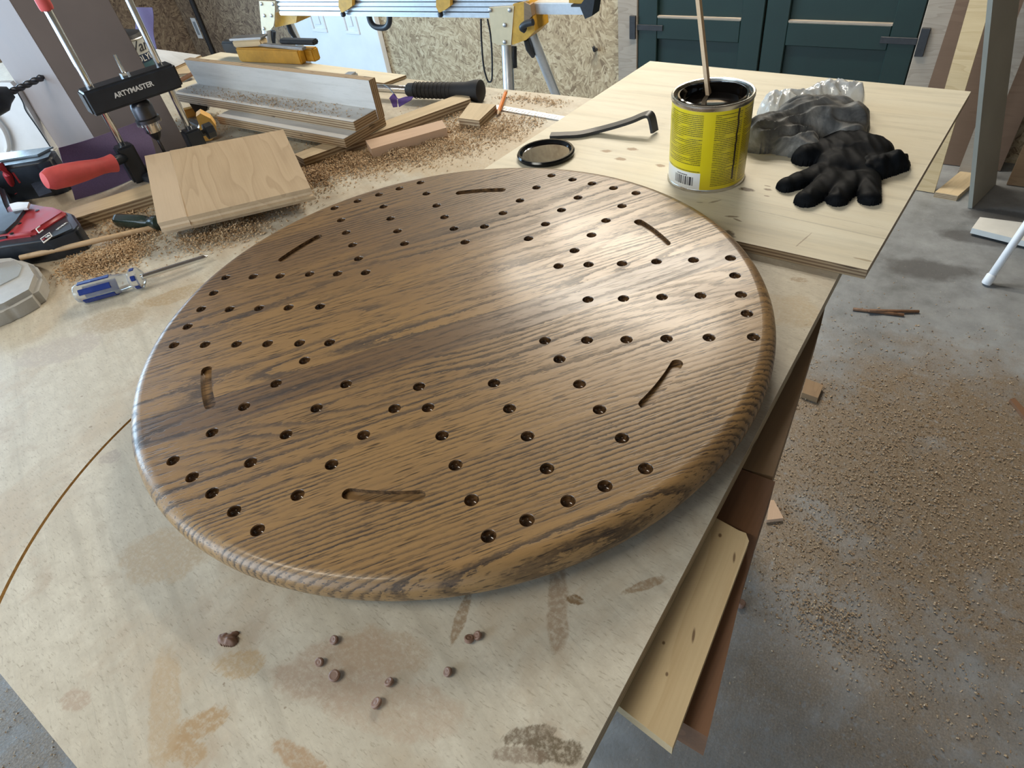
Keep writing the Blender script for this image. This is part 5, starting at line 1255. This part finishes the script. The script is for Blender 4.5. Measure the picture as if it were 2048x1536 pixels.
chips('sawdust', [sp(230, 515, .05, .05, .012, 3), sp(170, 530, .05, .04, .010, 1.5), sp(280, 470, .05, .05, .008, 1.5), sp(470, 455, .06, .05, .010, 2), sp(390, 480, .05, .04, .006, .8), sp(620, 355, .07, .06, .012, 3), sp(700, 325, .09, .05, .012, 3), sp(560, 400, .06, .05, .008, 1.5), sp(800, 310, .08, .04, .010, 2.2),
      sp(870, 290, .10, .05, .008, 2.5), sp(960, 262, .10, .05, .006, 2), sp(1040, 245, .07, .04, .003, .6), sp(1080, 203, .10, .02, .003, .4), sp(900, 230, .08, .06, .006, 1), sp(250, 440, .06, .05, .008, 1.0), sp(660, 270, .10, .06, .008, 1.0), sp(420, 250, .12, .06, .006, .8)],
      26000, M['chips'], ZT, .0032, 'tan sawdust and shavings heaped along the back of the bench', onb)
chips('jig_sawdust', [(-0.7971, 0.3714, .30, .03, .002, 3), (-0.7013, 0.3858, .2, .03, .002, 1)], 900, M['chips'], z2_, .003, 'sawdust sprinkled on the fence jig', lambda x, y: -1.0559 < x < -0.4952 and 0.3522 < y < 0.4212)
def spf(px, py, sx_, sy_, hh, wt): q = H(px, py, 0); return (q.x, q.y, sx_, sy_, hh, wt)
chips('floor_shavings', [spf(1800, 900, .5, .35, .004, 4), spf(1950, 900, .5, .4, .004, 3), spf(1700, 1000, .3, .3, .004, 2.5), spf(1900, 1100, .35, .3, .004, 2), spf(1650, 1240, .12, .08, .004, 1.0), spf(1850, 1350, .25, .2, .003, .9), spf(1800, 700, .6, .4, .002, .8), spf(1600, 1100, .2, .15, .003, .6), spf(80, 1480, .4, .3, .003, .8)],
      9000, M['chips_floor'], 0.0, .0048, 'wood shavings strewn over the concrete floor beside the bench', lambda x, y: x < XR - .05 and y < YW - .1 and not (x < .3 and -.45 < y < .7))

# ------------------------------------------------------------------ pieces of parts become sub-parts
def nest(thing, child, part):
    for th_ in [o for o in COL.objects if o.parent is None and o.name.split('.')[0] == thing]:
        ps = [o for o in th_.children if o.name.split('.')[0] == part]
        if not ps: continue
        for c in [o for o in th_.children if o.name.split('.')[0] == child]:
            cw = parent_world(c); best = min(ps, key=lambda p: min((parent_world(p) @ Vector(v) - cw.translation).length for v in p.bound_box))
            c.parent = best; c.matrix_basis = parent_world(best).inverted() @ cw
for t_, c_, p_ in [('drill_guide', 'lettering', 'carriage'), ('drill_guide', 'gear_tooth', 'chuck'), ('drill_guide', 'rod_cap', 'guide_rod'), ('drill_guide', 'lock_knob', 'post_socket'), ('drill_guide', 'handle_stud', 'side_handle'),
                   ('cordless_drill', 'lettering', 'battery'), ('cordless_drill', 'badge', 'battery'), ('cordless_drill', 'badge_field', 'battery'), ('cordless_drill', 'battery_plate', 'battery'), ('cordless_drill', 'slider_mark', 'handle_foot'), ('cordless_drill', 'screw', 'handle_foot'),
                   ('saw_stand', 'bolt', 'bracket_plate'), ('saw_stand', 'foot_cap', 'leg'), ('saw_stand', 'knob', 'mount_bracket'), ('saw_stand', 'release_lever', 'leg'), ('hammer', 'grip_ring', 'grip'), ('screwdriver', 'handle_stripe', 'handle'), ('screwdriver', 'collar_patch', 'handle'),
                   ('pencil', 'lead', 'sharpened_end'), ('bar_clamp', 'pad_plate', 'pad'), ('bar_clamp', 'pivot', 'yellow_jaw'), ('tool_case', 'sticker', 'body'), ('tool_case', 'latch', 'body'), ('plastic_case', 'ridge', 'shell')]: nest(t_, c_, p_)
